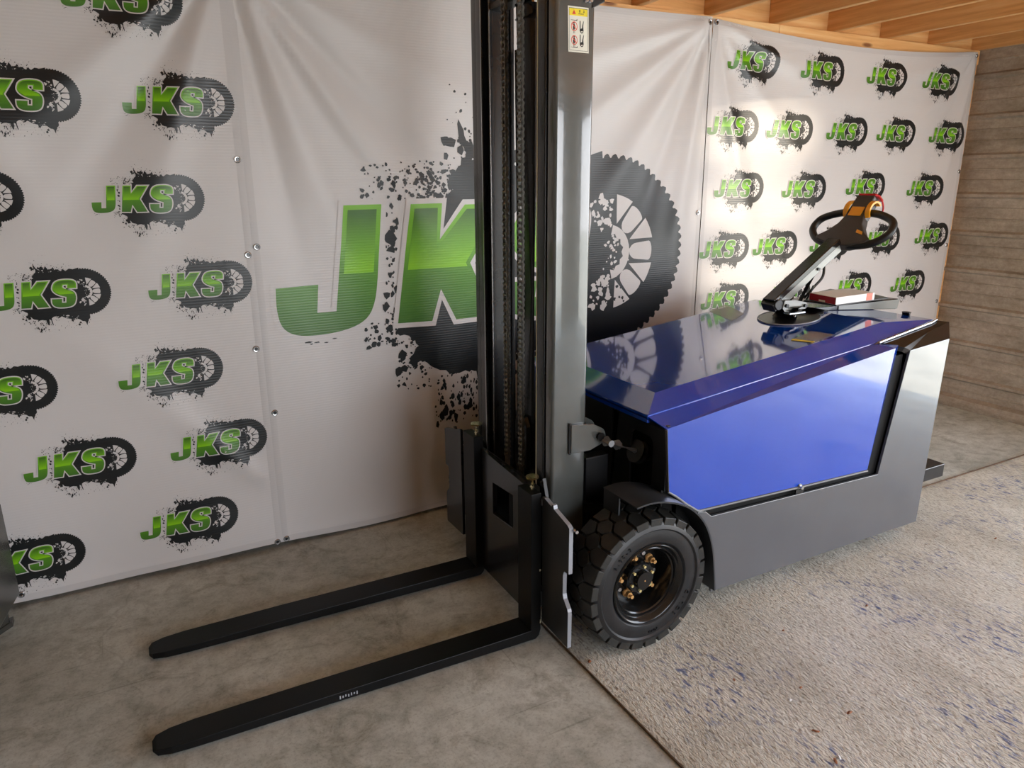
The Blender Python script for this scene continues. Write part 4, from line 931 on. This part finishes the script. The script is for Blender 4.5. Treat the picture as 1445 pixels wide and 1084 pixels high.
b = B(); b.faces.new([b.verts.new(p) for p in side_quad(cp[0], cp[1], .38, .62, .003, .011, .0014)]); obj('pale_label', b, 'paper', cart)
b = B(); b.faces.new([b.verts.new(p) for p in side_quad(cp[1], cp[2], .78, .94, .0015, .0325, .0008)]); obj('coral_label', b, 'redlabel', cart)
# ---------------------------------------------------------------- dark metal cabinet at the left edge
cb = thing('machine_cabinet', 'dark metal cabinet corner at the left edge before the left banner', 'cabinet', (-.835, 2.85, 0))
b = B(); poly_prism(b, [(-.34, -.15, .13), (.27, -.13, .10), (.325, .14, .12), (-.34, .16, .13)], (0, 0, .37)); obj('cabinet_body', b, 'galv', cb, bevel=.006)
b = B(); poly_prism(b, [(.20, .02, .0), (.285, .12, .0), (.285, .16, .0), (.17, .12, 0)], (0, 0, .02)); poly_prism(b, [(.22, .05, .0), (.275, .12, .0), (.275, .14, .0), (.2, .12, 0)], (0, 0, .13)); obj('foot', b, 'galv', cb)
b = B(); box(b, (-.3, -.1, 0), (-.2, .1, .13)); obj('foot', b, 'galv', cb)
# ---------------------------------------------------------------- litter on the rug
rl = random.Random(5)
def flake(u, v, L, wd, ang, mat, label, cat, nm):
    p = U(u, v, .007); b = B(); n = 8; c = b.verts.new((0, 0, .004)); R = []
    for k in range(n):
        a = 2 * PI * k / n; x = L * math.cos(a) * rl.uniform(.8, 1.1); y = wd * math.sin(a) * rl.uniform(.7, 1.15)
        R.append(b.verts.new((x * math.cos(ang) - y * math.sin(ang), x * math.sin(ang) + y * math.cos(ang), rl.uniform(0, .003))))
    for k in range(n): b.faces.new((R[k], R[(k + 1) % n], c))
    o = obj(nm, b, mat, smooth=True); o.location = p; tag(o, label, cat)
for (u, v, L, wd, a, lb) in ((832, 934, .010, .006, .8, 'brown dry leaf bit on the rug just below the front tyre'), (1151, 1032, .013, .006, 2.2, 'reddish brown leaf bit low in the middle of the rug'), (1199, 1006, .013, .006, .1, 'tan curled leaf bit right of centre on the rug'), (1130, 971, .009, .004, .2, 'small brown leaf bit above the centre of the rug'), (1105, 890, .008, .004, .2, 'tiny brown chip on the rug below the gray chassis'), (1223, 855, .011, .004, .3, 'brown leaf sliver on the rug below the rear chassis'), (1179, 1075, .013, .005, 1.0, 'orange brown leaf at the bottom edge of the rug'), (1036, 960, .008, .004, 1.1, 'small brown chip on the rug left of the white scrap'), (1405, 760, .013, .005, .3, 'brown leaf bit on the rug near the right edge')):
    flake(u, v, L, wd, a, 'leaf', lb, 'leaf', 'leaf_fragment')
flake(1115, 988, .008, .006, .3, 'white', 'small white paper scrap in the middle of the rug', 'scrap', 'paper_scrap')
flake(1184, 1069, .012, .004, 1.2, 'white', 'curled white scrap beside the leaf at the bottom of the rug', 'scrap', 'paper_scrap')
